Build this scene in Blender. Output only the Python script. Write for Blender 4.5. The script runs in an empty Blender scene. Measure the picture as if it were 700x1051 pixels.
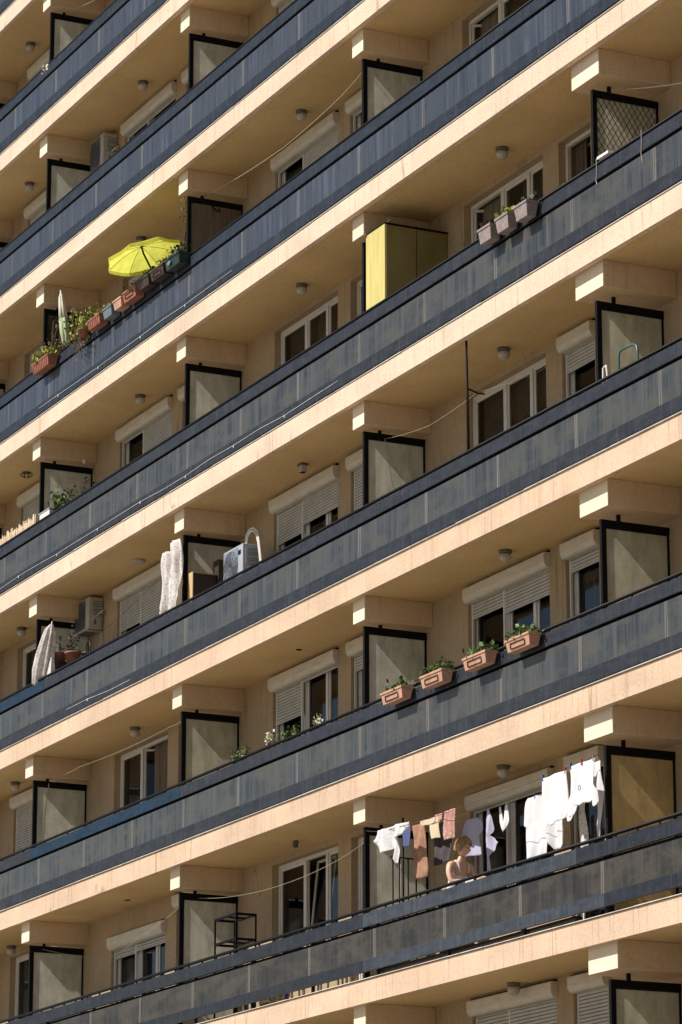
import bpy, bmesh, math, random
from mathutils import Vector, Matrix, Quaternion
PI = math.pi
rnd = random.Random(7)
scene = bpy.context.scene
C = scene.collection

# ------------------------------------------------------------------ materials
def new_mat(name):
    m = bpy.data.materials.new(name); m.use_nodes = True
    nt = m.node_tree; b = nt.nodes['Principled BSDF']
    return m, nt, b
def N(nt, t, **k):
    n = nt.nodes.new(t)
    for a, v in k.items(): setattr(n, a, v)
    return n
def L(nt, a, b): nt.links.new(a, b)
def pos_scaled(nt, sc, coord='pos'):
    if coord == 'pos':
        g = N(nt, 'ShaderNodeNewGeometry'); src = g.outputs['Position']
    else:
        g = N(nt, 'ShaderNodeTexCoord'); src = g.outputs['Object']
    mp = N(nt, 'ShaderNodeMapping'); mp.inputs['Scale'].default_value = sc
    L(nt, src, mp.inputs['Vector']); return mp.outputs['Vector']
def noise(nt, vec, scale, detail=4, rough=.55):
    n = N(nt, 'ShaderNodeTexNoise'); n.inputs['Scale'].default_value = scale
    n.inputs['Detail'].default_value = detail; n.inputs['Roughness'].default_value = rough
    L(nt, vec, n.inputs['Vector']); return n.outputs['Fac']
def ramp(nt, fac, stops):
    r = N(nt, 'ShaderNodeValToRGB'); el = r.color_ramp.elements
    while len(el) < len(stops): el.new(.5)
    for e, (p, c) in zip(el, stops):
        e.position = p; e.color = (c[0], c[1], c[2], 1) if len(c) == 3 else c
    L(nt, fac, r.inputs['Fac']); return r.outputs['Color']
def mix(nt, a, b, fac, mode='MIX'):
    m = N(nt, 'ShaderNodeMix', data_type='RGBA', blend_type=mode)
    for s, v in ((m.inputs[6], a), (m.inputs[7], b), (m.inputs[0], fac)):
        if hasattr(v, 'is_output'): L(nt, v, s)
        elif isinstance(v, (int, float)): s.default_value = v
        else: s.default_value = (v[0], v[1], v[2], 1)
    return m.outputs[2]
def bump(nt, b, h, strength, dist=.01):
    n = N(nt, 'ShaderNodeBump'); n.inputs['Strength'].default_value = strength
    n.inputs['Distance'].default_value = dist
    L(nt, h, n.inputs['Height']); L(nt, n.outputs['Normal'], b.inputs['Normal'])
def flat(name, col, rough=.6, metal=0., var=.12, vscale=14., bumps=0., spec=.5, sc=(1,1,1)):
    m, nt, b = new_mat(name)
    f = noise(nt, pos_scaled(nt, sc), vscale, 5)
    c = ramp(nt, f, [(.25, [x*(1-var) for x in col]), (.75, [min(1, x*(1+var)) for x in col])])
    L(nt, c, b.inputs['Base Color'])
    b.inputs['Roughness'].default_value = rough; b.inputs['Metallic'].default_value = metal
    b.inputs['Specular IOR Level'].default_value = spec
    if bumps: bump(nt, b, f, bumps)
    return m

def mulf(nt, a, b, k):
    m = N(nt, 'ShaderNodeMath', operation='MULTIPLY'); L(nt, a, m.inputs[0]); L(nt, b, m.inputs[1])
    q = N(nt, 'ShaderNodeMath', operation='MULTIPLY'); L(nt, m.outputs[0], q.inputs[0]); q.inputs[1].default_value = k
    return q.outputs[0]
def stucco(name, base, stain=.5, streak=.5, cracks=True):
    m, nt, b = new_mat(name)
    big = noise(nt, pos_scaled(nt, (.5, .5, .9)), 1.3, 6, .6)
    st = noise(nt, pos_scaled(nt, (7, 7, .55)), 1.6, 5, .6)
    fine = noise(nt, pos_scaled(nt, (1, 1, 1)), 30, 6, .75)
    c1 = ramp(nt, big, [(.3, [x*.84 for x in base]), (.7, [min(1, x*1.08) for x in base])])
    s2 = ramp(nt, st, [(.30, (.72, .66, .60)), (.46, (1, 1, 1)), (.62, (1, 1, 1)), (.8, (1.0, .93, .86))])
    c2 = mix(nt, c1, s2, streak, 'MULTIPLY')
    if cracks:
        sp = N(nt, 'ShaderNodeSeparateXYZ'); g = N(nt, 'ShaderNodeNewGeometry'); L(nt, g.outputs['Position'], sp.inputs[0])
        cr = noise(nt, pos_scaled(nt, (.55, .55, .035)), 2.3, 2, .4)
        k = ramp(nt, cr, [(.4975, (1, 1, 1)), (.4995, (.45, .38, .33)), (.5015, (1, 1, 1))])
        c2 = mix(nt, c2, k, .8, 'MULTIPLY')
        dr = noise(nt, pos_scaled(nt, (11, 11, .25)), 1.7, 3, .5)
        pa = noise(nt, pos_scaled(nt, (.7, .7, .9)), 1.9, 3, .5)
        k1 = ramp(nt, dr, [(.60, (0, 0, 0)), (.70, (1, 1, 1))]); k2 = ramp(nt, pa, [(.50, (0, 0, 0)), (.62, (1, 1, 1))])
        c2 = mix(nt, c2, (.36, .25, .17), mix(nt, (0, 0, 0), k1, k2, 'MIX') if False else mulf(nt, k1, k2, .55))
    f2 = ramp(nt, fine, [(.36, (.80, .78, .77)), (.56, (1, 1, 1))])
    c3 = mix(nt, c2, f2, .8, 'MULTIPLY')
    L(nt, c3, b.inputs['Base Color']); b.inputs['Roughness'].default_value = .92
    b.inputs['Specular IOR Level'].default_value = .2
    bump(nt, b, fine, .5, .012)
    return m

M = {}
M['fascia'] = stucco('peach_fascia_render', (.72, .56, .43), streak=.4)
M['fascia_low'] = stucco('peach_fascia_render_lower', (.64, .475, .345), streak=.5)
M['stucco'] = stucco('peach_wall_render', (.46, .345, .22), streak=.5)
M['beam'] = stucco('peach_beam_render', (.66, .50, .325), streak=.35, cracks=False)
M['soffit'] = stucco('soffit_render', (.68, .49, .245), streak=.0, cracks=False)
M['beam_front_glare'] = stucco('beam_render_painted_glare', (.80, .70, .55), streak=.15, cracks=False)  # paler colour paints sun glare onto the beam fronts

def panel_mat(name, lo, hi, brown, rough):
    """wired glass balustrade panel: tinted by floor with a painted sky reflection, streaked by rain, with a pale line at each end"""
    m, nt, b = new_mat(name)
    s1 = noise(nt, pos_scaled(nt, (9, 1, .35)), 1.0, 4, .6)
    s2 = noise(nt, pos_scaled(nt, (30, 1, .8)), 1.0, 3, .6)
    s3 = noise(nt, pos_scaled(nt, (1.1, 1, 2.4)), 1.5, 6, .68)
    c = ramp(nt, s1, [(.28, lo), (.5, [(a+b_)/2 for a, b_ in zip(lo, hi)]), (.72, hi)])
    c = mix(nt, c, ramp(nt, s2, [(.35, (.60, .63, .68)), (.62, (1.25, 1.22, 1.18))]), .9, 'MULTIPLY')
    c = mix(nt, c, brown, ramp(nt, s3, [(.44, (0, 0, 0)), (.60, (.85, .85, .85))]))
    tc = N(nt, 'ShaderNodeTexCoord'); sp = N(nt, 'ShaderNodeSeparateXYZ'); L(nt, tc.outputs['Object'], sp.inputs[0])
    ab = N(nt, 'ShaderNodeMath', operation='ABSOLUTE'); L(nt, sp.outputs['X'], ab.inputs[0])
    edge = N(nt, 'ShaderNodeMapRange'); edge.inputs['From Min'].default_value = .955; edge.inputs['From Max'].default_value = .985
    L(nt, ab.outputs[0], edge.inputs['Value'])
    em = N(nt, 'ShaderNodeMath', operation='MULTIPLY'); L(nt, edge.outputs[0], em.inputs[0]); L(nt, s2, em.inputs[1])
    lt = N(nt, 'ShaderNodeMath', operation='LESS_THAN'); L(nt, ab.outputs[0], lt.inputs[0]); lt.inputs[1].default_value = 1.02
    e2 = N(nt, 'ShaderNodeMath', operation='MULTIPLY'); L(nt, em.outputs[0], e2.inputs[0]); L(nt, lt.outputs[0], e2.inputs[1])
    c = mix(nt, c, (.27, .25, .22), e2.outputs[0])
    L(nt, c, b.inputs['Base Color']); b.inputs['Roughness'].default_value = rough
    b.inputs['Specular IOR Level'].default_value = .34
    bump(nt, b, s2, .05, .004)
    return m
M['panel_hi'] = panel_mat('wired_glass_blue_reflection', (.022, .030, .046), (.078, .090, .115), (.050, .056, .066), .34)  # sky and horizon reflections are put into the panel colours, floor by floor
M['panel_mid'] = panel_mat('wired_glass_grey_reflection', (.022, .027, .032), (.080, .086, .088), (.074, .072, .062), .34)
M['panel_lo'] = panel_mat('wired_glass_brown_reflection', (.014, .013, .012), (.048, .043, .037), (.062, .052, .040), .36)

def paint(name, col, rough=.42):
    m, nt, b = new_mat(name)
    n1 = noise(nt, pos_scaled(nt, (2.2, 2, 5)), 2, 6, .65)
    n2 = noise(nt, pos_scaled(nt, (1, 1, 1)), 38, 3, .7)
    n3 = noise(nt, pos_scaled(nt, (14, 1, .5)), 1.4, 3, .6)
    c = ramp(nt, n1, [(.3, [x*.7 for x in col]), (.7, [x*1.35 for x in col])])
    c = mix(nt, c, [x*1.9+.01 for x in col], ramp(nt, n3, [(.5, (0, 0, 0)), (.75, (.5, .5, .5))]))
    c = mix(nt, c, (.30, .31, .32), ramp(nt, n2, [(.69, (0, 0, 0)), (.74, (.8, .8, .8))]))
    L(nt, c, b.inputs['Base Color']); b.inputs['Roughness'].default_value = rough; b.inputs['Specular IOR Level'].default_value = .16
    bump(nt, b, n2, .08, .004)
    return m
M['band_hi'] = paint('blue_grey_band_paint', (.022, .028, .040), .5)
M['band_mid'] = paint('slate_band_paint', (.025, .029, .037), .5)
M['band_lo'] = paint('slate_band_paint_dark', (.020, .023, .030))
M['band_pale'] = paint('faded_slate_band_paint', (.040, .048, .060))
M['band_new'] = paint('fresh_blue_band_paint', (.011, .027, .050), .45)
M['black'] = flat('black_painted_steel', (.005, .005, .006), .6, var=.4, vscale=30, spec=.12)
M['rail'] = flat('dark_rail_steel', (.007, .007, .009), .5, var=.4, vscale=30, spec=.15)
M['joint'] = flat('black_joint', (.003, .003, .004), .9, spec=0)
M['drip'] = flat('white_sheet_metal_drip', (.80, .78, .74), .45, var=.25, vscale=6)
M['pvc'] = flat('white_window_frame', (.66, .64, .60), .4, var=.08, vscale=5)
M['shutter'] = flat('cream_roller_slats', (.50, .485, .45), .5, var=.14, vscale=5)
M['box'] = flat('cream_shutter_box', (.62, .58, .50), .5, var=.14, vscale=4, sc=(1,1,4))
M['slatgap'] = flat('dark_slat_gap', (.09, .08, .07), .9, spec=0)
M['brownwood'] = flat('brown_door_wood', (.10, .055, .028), .5, var=.3, vscale=9)
M['room'] = flat('dim_room_plaster', (.28, .25, .21), .9)
M['curtain_b'] = flat('brown_curtain', (.16, .125, .09), .9, var=.35, vscale=3, sc=(14,1,.6))
M['curtain_w'] = flat('grey_net_curtain', (.20, .19, .18), .9, var=.3, vscale=3, sc=(18,1,.5))
M['tile'] = flat('balcony_floor_tile', (.17, .13, .10), .7, var=.15, vscale=3)

def glass_mat(name, tint=(.8, .85, .9)):
    m, nt, b = new_mat(name); nt.nodes.remove(b)
    out = nt.nodes['Material Output']
    tr = N(nt, 'ShaderNodeBsdfTransparent'); tr.inputs[0].default_value = (*[t*.62 for t in tint], 1)
    gl = N(nt, 'ShaderNodeBsdfGlossy'); gl.inputs['Roughness'].default_value = .02
    gl.inputs['Color'].default_value = (.9, .95, 1, 1)
    fr = N(nt, 'ShaderNodeFresnel'); fr.inputs['IOR'].default_value = 1.45
    mx = N(nt, 'ShaderNodeMixShader'); L(nt, fr.outputs[0], mx.inputs[0]); L(nt, tr.outputs[0], mx.inputs[1]); L(nt, gl.outputs[0], mx.inputs[2])
    L(nt, mx.outputs[0], out.inputs['Surface']); return m
M['glass'] = glass_mat('window_glass')

def frosted(name, col, trans=.6, sx=(1, 1, 1), stripes=0):
    m, nt, b = new_mat(name); out = nt.nodes['Material Output']
    f = noise(nt, pos_scaled(nt, (1, 3, 1.2)), 2.2, 6, .65)
    f2 = noise(nt, pos_scaled(nt, (1, 1, 18)), 2, 3, .6)
    c = ramp(nt, f, [(.3, [x*.68 for x in col]), (.7, [x*1.12 for x in col])])
    c = mix(nt, c, ramp(nt, f2, [(.4, (.93, .93, .93)), (.6, (1.03, 1.03, 1.03))]), .5, 'MULTIPLY')
    tl = N(nt, 'ShaderNodeBsdfTranslucent'); L(nt, c, tl.inputs[0]); L(nt, c, b.inputs['Base Color'])
    b.inputs['Roughness'].default_value = .35; b.inputs['Specular IOR Level'].default_value = .15
    mx = N(nt, 'ShaderNodeMixShader'); mx.inputs[0].default_value = trans
    L(nt, b.outputs[0], mx.inputs[1]); L(nt, tl.outputs[0], mx.inputs[2]); L(nt, mx.outputs[0], out.inputs['Surface'])
    return m
M['frost'] = frosted('frosted_wired_glass', (.50, .50, .42), .74)
M['frost2'] = frosted('yellowed_wired_glass', (.46, .44, .33), .74)
M['ochre'] = frosted('ochre_board', (.56, .42, .20), .4)
M['darkscreen'] = flat('dark_netting', (.060, .046, .032), .9, var=.5, vscale=12)
M['mat'] = flat('bamboo_screen_mat', (.16, .125, .085), .8, var=.55, vscale=3, sc=(1, 22, .8))
M['yellow'] = flat('yellow_painted_board', (.54, .465, .16), .7, var=.16, vscale=3, sc=(4, 4, .5))
M['olive'] = flat('dark_olive_board', (.20, .165, .055), .6, var=.25, vscale=2, sc=(1,1,.5))

def fabric(name, col, var=.06, trans=.25, spots=None, stripes=None):
    m, nt, b = new_mat(name); out = nt.nodes['Material Output']
    f = noise(nt, pos_scaled(nt, (1, 1, 1)), 9, 4)
    c = ramp(nt, f, [(.3, [x*(1-var) for x in col]), (.7, [min(1, x*(1+var)) for x in col])])
    if spots:
        v = N(nt, 'ShaderNodeTexVoronoi'); v.inputs['Scale'].default_value = spots[1]
        L(nt, pos_scaled(nt, (1, 1, 1)), v.inputs['Vector'])
        c = mix(nt, spots[0], c, ramp(nt, v.outputs['Distance'], [(.22, (0, 0, 0)), (.32, (1, 1, 1))]))
    if stripes:
        w = N(nt, 'ShaderNodeTexWave'); w.inputs['Scale'].default_value = stripes[1]; w.inputs['Distortion'].default_value = 1.5
        L(nt, pos_scaled(nt, (1, 1, .08)), w.inputs['Vector'])
        c = mix(nt, stripes[0], c, ramp(nt, w.outputs['Fac'], [(.25, (0, 0, 0)), (.45, (1, 1, 1))]))
    L(nt, c, b.inputs['Base Color']); b.inputs['Roughness'].default_value = .9; b.inputs['Specular IOR Level'].default_value = .15
    tl = N(nt, 'ShaderNodeBsdfTranslucent'); L(nt, c, tl.inputs[0])
    mx = N(nt, 'ShaderNodeMixShader'); mx.inputs[0].default_value = trans
    L(nt, b.outputs[0], mx.inputs[1]); L(nt, tl.outputs[0], mx.inputs[2]); L(nt, mx.outputs[0], out.inputs['Surface'])
    return m
M['white'] = fabric('white_cotton', (.80, .80, .82))
M['floral'] = fabric('white_floral_cotton', (.74, .71, .68), spots=((.50, .34, .27), 24))
M['lav'] = fabric('lavender_cotton', (.56, .55, .70))
M['bluec'] = fabric('blue_cloth', (.12, .15, .30))
M['rust'] = fabric('rust_checked_cloth', (.46, .26, .18), .25, spots=((.30, .16, .11), 40))
M['yelc'] = fabric('pale_cream_cloth', (.70, .60, .42))
M['darkc'] = fabric('dark_grey_cloth', (.09, .08, .085), .2, .08)
M['pink'] = fabric('faded_red_cloth', (.60, .33, .28), .25, spots=((.74, .62, .56), 22))
M['striped'] = fabric('striped_white_canvas', (.70, .66, .64), .25, spots=((.42, .34, .38), 22))
M['lime'] = fabric('lime_umbrella_fabric', (.74, .75, .13), .12, .58)
M['canvas'] = fabric('off_white_canvas', (.72, .68, .56), .12, .2)
M['greenc'] = fabric('faded_green_canvas', (.42, .50, .30), .2, .2)
M['terra'] = flat('terracotta_plastic', (.27, .10, .062), .7, var=.35, vscale=8)
M['terra2'] = flat('pale_terracotta', (.46, .255, .175), .7, var=.28, vscale=8)
M['brownpl'] = flat('dark_brown_plastic', (.040, .020, .015), .5, var=.25)
M['greenpl'] = flat('dark_green_plastic', (.012, .030, .022), .4, var=.3)
M['lilac'] = flat('weathered_mauve_plastic', (.25, .20, .195), .65, var=.3, vscale=12)
M['bluegrey'] = flat('blue_grey_zinc', (.13, .17, .19), .45, var=.25)
M['soil'] = flat('potting_soil', (.035, .024, .016), .95, var=.4, vscale=40)
M['leaf'] = flat('green_leaf', (.085, .15, .03), .55, var=.45, vscale=25)
M['leaf_y'] = flat('yellow_green_leaf', (.26, .28, .05), .6, var=.4, vscale=25)
M['leaf_d'] = flat('dark_leaf', (.022, .034, .016), .6, var=.5, vscale=25)
M['dry'] = flat('dry_stems', (.17, .12, .065), .9, var=.4, vscale=25)
M['cactus'] = flat('pale_variegated_leaf', (.52, .52, .36), .6, var=.3, vscale=25)
M['acw'] = flat('aged_white_casing', (.46, .45, .41), .45, var=.14, vscale=5)
M['acn'] = flat('clean_white_casing', (.36, .385, .43), .4, var=.06, vscale=5)
M['acg'] = flat('grey_fan_grille', (.12, .13, .14), .5, var=.2, vscale=8)
M['acb'] = flat('blue_grey_fan_grille', (.20, .23, .30), .45, var=.1, vscale=8)
M['pipe'] = flat('insulated_white_pipe', (.62, .60, .55), .7)
M['rope'] = flat('pale_cord', (.40, .38, .26), .8)
M['wire'] = flat('dark_cord', (.05, .045, .04), .7)
M['wood'] = flat('light_pine', (.52, .38, .20), .6, var=.2, vscale=4, sc=(4, 4, 1))
M['woodd'] = flat('dark_veneer', (.050, .033, .024), .5, var=.25, vscale=4)
M['reed'] = flat('pale_reed', (.52, .40, .26), .8, var=.4, vscale=30)
M['lampb'] = flat('grey_lamp_base', (.10, .09, .08), .5)
M['lampg'] = flat('milky_lamp_glass', (.42, .39, .34), .25, var=.08)
M['skin'] = flat('skin', (.60, .37, .26), .5, var=.06, vscale=20)
M['hair'] = flat('dark_blond_hair', (.30, .19, .09), .7, var=.6, vscale=60, bumps=.8, sc=(1, 1, .25))
M['eye'] = flat('eye_dark', (.03, .02, .015), .3)
M['lips'] = flat('lips', (.45, .16, .12), .5)
M['ground'] = flat('pale_pavement', (.34, .30, .24), .9, var=.2, vscale=.6)
M['red'] = flat('red_plastic', (.45, .03, .02), .5)
M['greenb'] = flat('green_bottle', (.03, .14, .06), .3)
M['bluep'] = flat('blue_plastic', (.05, .10, .35), .4)
M['tealm'] = flat('teal_tube', (.05, .12, .11), .35)
M['concrete_pale'] = flat('concrete', (.36, .33, .29), .9)

# ------------------------------------------------------------------ mesh helpers
WORLD = {}            # world origin of every object made here
class MB:
    def __init__(s): s.v = []; s.f = []; s.sm = []
    def quad_strip(s): pass
    def box(s, x0, x1, y0, y1, z0, z1):
        b = len(s.v)
        s.v += [Vector(p) for p in ((x0,y0,z0),(x1,y0,z0),(x1,y1,z0),(x0,y1,z0),(x0,y0,z1),(x1,y0,z1),(x1,y1,z1),(x0,y1,z1))]
        for f in ((0,3,2,1),(4,5,6,7),(0,1,5,4),(1,2,6,5),(2,3,7,6),(3,0,4,7)):
            s.f.append([b+i for i in f]); s.sm.append(False)
        return s
    def face(s, pts, smooth=False):
        b = len(s.v); s.v += [Vector(p) for p in pts]; s.f.append(list(range(b, b+len(pts)))); s.sm.append(smooth); return s
    def hexa(s, p):        # 8 points: bottom 4 then top 4
        b = len(s.v); s.v += [Vector(q) for q in p]
        for f in ((0,3,2,1),(4,5,6,7),(0,1,5,4),(1,2,6,5),(2,3,7,6),(3,0,4,7)):
            s.f.append([b+i for i in f]); s.sm.append(False)
        return s
    def tube(s, pts, r, n=8, cap=True):
        pts = [Vector(p) for p in pts]; rs = r if isinstance(r, (list, tuple)) else [r]*len(pts)
        up = None; rings = []
        for i, p in enumerate(pts):
            t = (pts[min(i+1, len(pts)-1)] - pts[max(i-1, 0)]).normalized()
            if up is None:
                up = t.orthogonal().normalized()
            up = (up - t*up.dot(t)).normalized() if (up - t*up.dot(t)).length > 1e-6 else t.orthogonal().normalized()
            w = t.cross(up); b = len(s.v)
            for k in range(n):
                a = 2*PI*k/n; s.v.append(p + (up*math.cos(a) + w*math.sin(a))*rs[i])
            rings.append(b)
        for a, b in zip(rings, rings[1:]):
            for k in range(n):
                s.f.append([a+k, a+(k+1) % n, b+(k+1) % n, b+k]); s.sm.append(True)
        if cap:
            s.f.append([rings[0]+k for k in range(n)][::-1]); s.sm.append(False)
            s.f.append([rings[-1]+k for k in range(n)]); s.sm.append(False)
        return s
    def lathe(s, prof, c, n=16, axis=(0, 0, 1), fold=0, folds=8):
        ax = Vector(axis).normalized(); u = ax.orthogonal().normalized(); w = ax.cross(u); c = Vector(c); rings = []
        for r, h in prof:
            b = len(s.v)
            for k in range(n):
                a = 2*PI*k/n; rr = r*(1+fold*math.cos(folds*a))
                s.v.append(c + ax*h + (u*math.cos(a)+w*math.sin(a))*max(rr, .0004))
            rings.append(b)
        for a, b in zip(rings, rings[1:]):
            for k in range(n):
                s.f.append([a+k, a+(k+1) % n, b+(k+1) % n, b+k]); s.sm.append(True)
        s.f.append([rings[0]+k for k in range(n)][::-1]); s.sm.append(False)
        s.f.append([rings[-1]+k for k in range(n)]); s.sm.append(False)
        return s
    def sphere(s, c, r, n=12, sc=(1, 1, 1)):
        c = Vector(c); rows = n//2
        for i in range(rows+1):
            th = PI*i/rows
            for k in range(n):
                a = 2*PI*k/n
                s.v.append(c + Vector((math.sin(th)*math.cos(a)*sc[0], math.sin(th)*math.sin(a)*sc[1], math.cos(th)*sc[2]))*r)
        b = len(s.v) - (rows+1)*n
        for i in range(rows):
            for k in range(n):
                s.f.append([b+i*n+k, b+(i+1)*n+k, b+(i+1)*n+(k+1) % n, b+i*n+(k+1) % n]); s.sm.append(True)
        return s
    def leaves(s, c, rad, n, size, sc=(1, 1, 1), seed=0, droop=0.):
        R = random.Random(seed); c = Vector(c)
        for i in range(n):
            d = Vector((R.gauss(0, 1)*sc[0], R.gauss(0, 1)*sc[1], R.gauss(0, 1)*sc[2]))*rad*.55
            q = Quaternion(Vector((R.uniform(-1, 1), R.uniform(-1, 1), R.uniform(-1, 1)+.01)).normalized(), R.uniform(0, 6.28))
            l = size*R.uniform(.6, 1.35); w = l*.44
            p = c + d
            pts = [q @ Vector(v) + p for v in ((0, 0, 0), (w, l*.45, l*.08), (0, l, 0), (-w, l*.45, l*.08))]
            s.face(pts)
        return s
    def stems(s, base, top_c, spread, n, r=.004, seed=0):
        R = random.Random(seed)
        for i in range(n):
            b = Vector(base) + Vector((R.uniform(-1, 1)*spread*.4, R.uniform(-1, 1)*spread*.25, 0))
            t = Vector(top_c) + Vector((R.uniform(-1, 1)*spread, R.uniform(-1, 1)*spread*.6, R.uniform(-.3, .3)*spread))
            m_ = (b+t)/2 + Vector((R.uniform(-1, 1), R.uniform(-1, 1), 0))*spread*.2
            s.tube([b, m_, t], [r, r*.8, r*.4], 4)
        return s
    def build(s, name, mat, parent=None, origin=None, bevel=0, solid=0, kind=None, mod=None):
        if origin is None:
            xs = [v.x for v in s.v]; ys = [v.y for v in s.v]; zs = [v.z for v in s.v]
            origin = Vector(((min(xs)+max(xs))/2, (min(ys)+max(ys))/2, min(zs)))
        origin = Vector(origin)
        me = bpy.data.meshes.new(name)
        me.from_pydata([v-origin for v in s.v], [], s.f)
        me.polygons.foreach_set('use_smooth', s.sm); me.update()
        me.materials.append(M[mat] if isinstance(mat, str) else mat)
        o = bpy.data.objects.new(name, me); C.objects.link(o)
        if parent is not None:
            o.parent = parent; o.location = origin - WORLD[parent.name]
        else: o.location = origin
        WORLD[o.name] = origin
        if bevel:
            b = o.modifiers.new('edge', 'BEVEL'); b.width = bevel; b.segments = 2; b.limit_method = 'ANGLE'
        if solid:
            q = o.modifiers.new('thickness', 'SOLIDIFY'); q.thickness = solid
        if kind: o['kind'] = kind
        return o
def empty(name, loc):
    o = bpy.data.objects.new(name, None); C.objects.link(o); o.location = loc; o.empty_display_size = .2
    WORLD[o.name] = Vector(loc); return o
def tag(o, label, cat, group=None):
    o['label'] = label; o['category'] = cat
    if group: o['group'] = group
    return o
def copy_tree(o, loc):
    c = o.copy(); C.objects.link(c); c.location = loc; WORLD[c.name] = Vector(loc)
    for ch in list(o.children):
        k = ch.copy(); C.objects.link(k); k.parent = c
        WORLD[k.name] = Vector(loc) + ch.location
        for g in list(ch.children):
            h = g.copy(); C.objects.link(h); h.parent = k
    return c

# ------------------------------------------------------------------ layout numbers
H = 2.8
def Z(lv, z=0.): return -H*lv + z
XB = {'Z': -4.50, 'A': 0., 'B': 6.295, 'C': 12.602, 'D': 18.904, 'E': 25.2}
BW = {'Z': .36, 'A': .36, 'B': .36, 'C': .36, 'D': .685, 'E': .4}
PX = {'Z': -4.34, 'A': .16, 'B': 6.45, 'C': 12.76, 'D': 19.25, 'E': 25.4}
YF = -.14; D_ = 1.055; GROUND = -21.1
LV = list(range(-4, 6))
X0, X1 = -11.0, 27.5

# ground
g = MB(); g.face([(-220, -260, GROUND), (260, -260, GROUND), (260, 160, GROUND), (-220, 160, GROUND)])
g.build('ground', 'ground', kind='structure')

bd = empty('apartment_building', (8, 1, GROUND))
tag(bd, 'long peach rendered apartment block with stacked continuous balconies and dark glass balustrades', 'apartment building')

def hz(lv):   # wall holes on a level: (x0, x1, ztop, zbot)
    hs = [(-3.33, -1.07, .25, -2.15)]
    for b in 'ABCD':
        x = XB[b]
        zt = -.08 if (b, lv) == ('A', 4) else .19 if (b, lv) == ('C', 4) else .25
        hs.append((x+1.40, x+3.66, zt, -1.35)); hs.append((x+4.09, x+4.95, .25, -2.15))
    return hs
for lv in LV:
    zc = Z(lv)
    # slab above this level
    MB().box(X0, X1, YF+.085, 6, zc+.345, zc+.600).build('balcony_slab', 'soffit', bd)
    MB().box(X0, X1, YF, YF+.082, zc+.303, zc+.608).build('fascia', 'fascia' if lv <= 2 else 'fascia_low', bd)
    MB().box(X0, X1, YF+.086, D_-.002, zc+.602, zc+.612).build('balcony_floor', 'tile', bd)
    w = MB(); x = X0
    for a, b_, zt, zb in hz(lv):
        w.box(x, a, D_, D_+.25, zc-2.2, zc+.345)
        w.box(a, b_, D_, D_+.25, zc+zt, zc+.345)
        if zb > -2.1: w.box(a, b_, D_, D_+.25, zc-2.2, zc+zb)
        x = b_
    w.box(x, X1, D_, D_+.25, zc-2.2, zc+.345)
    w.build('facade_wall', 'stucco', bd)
    MB().box(X0, X1, 4.5, 4.6, zc-2.2, zc+.345).build('room_wall', 'room', bd)
    for b in 'ZABCDE':
        xb = XB[b]
        bo = MB().box(xb, xb+BW[b], .004, D_-.001, zc, zc+.344).build('ceiling_beam', 'beam', bd, bevel=.008)
        MB().box(xb+.003, xb+BW[b]-.003, 0, .0035, zc+.003, zc+.342).build('beam_front_glare', 'beam_front_glare', bo)  # added face that carries the painted glare
# drip edges (sit on the fascia top, lips forward)
for lv in LV:
    zc = Z(lv); m = MB(); R = random.Random(lv+50); x = X0
    dy = .016 if lv < 3 else .028
    while x < X1:
        x2 = min(x+R.uniform(1.6, 2.4), X1); t = R.uniform(-.004, .004)
        m.hexa([(x, YF-dy+t, zc+.619), (x2, YF-dy-t, zc+.619), (x2, YF+.06, zc+.622), (x, YF+.06, zc+.622),
                (x, YF-dy+t, zc+.624-t*.5), (x2, YF-dy-t, zc+.624+t*.5), (x2, YF+.06, zc+.634), (x, YF+.06, zc+.634)]); x = x2+.004
    m.build('drip_edge', 'drip', bd)
# ground floor wall and roof
MB().box(X0, X1, .6, 1.3, GROUND, Z(5, -2.2)).build('ground_floor_wall', 'stucco', bd)
MB().box(X0, X1, YF, 6, Z(5, -2.5), Z(5, -2.2)).build('ground_floor_canopy', 'fascia', bd)
MB().box(X0, X1, .4, 6.2, Z(-4, .602), Z(-4, 1.5)).build('roof_parapet', 'stucco', bd)
for xx in (X0-.25, X1):
    MB().box(xx, xx+.25, YF+.09, 6.2, GROUND, Z(-4, .6)).build('end_wall', 'stucco', bd)

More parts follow.
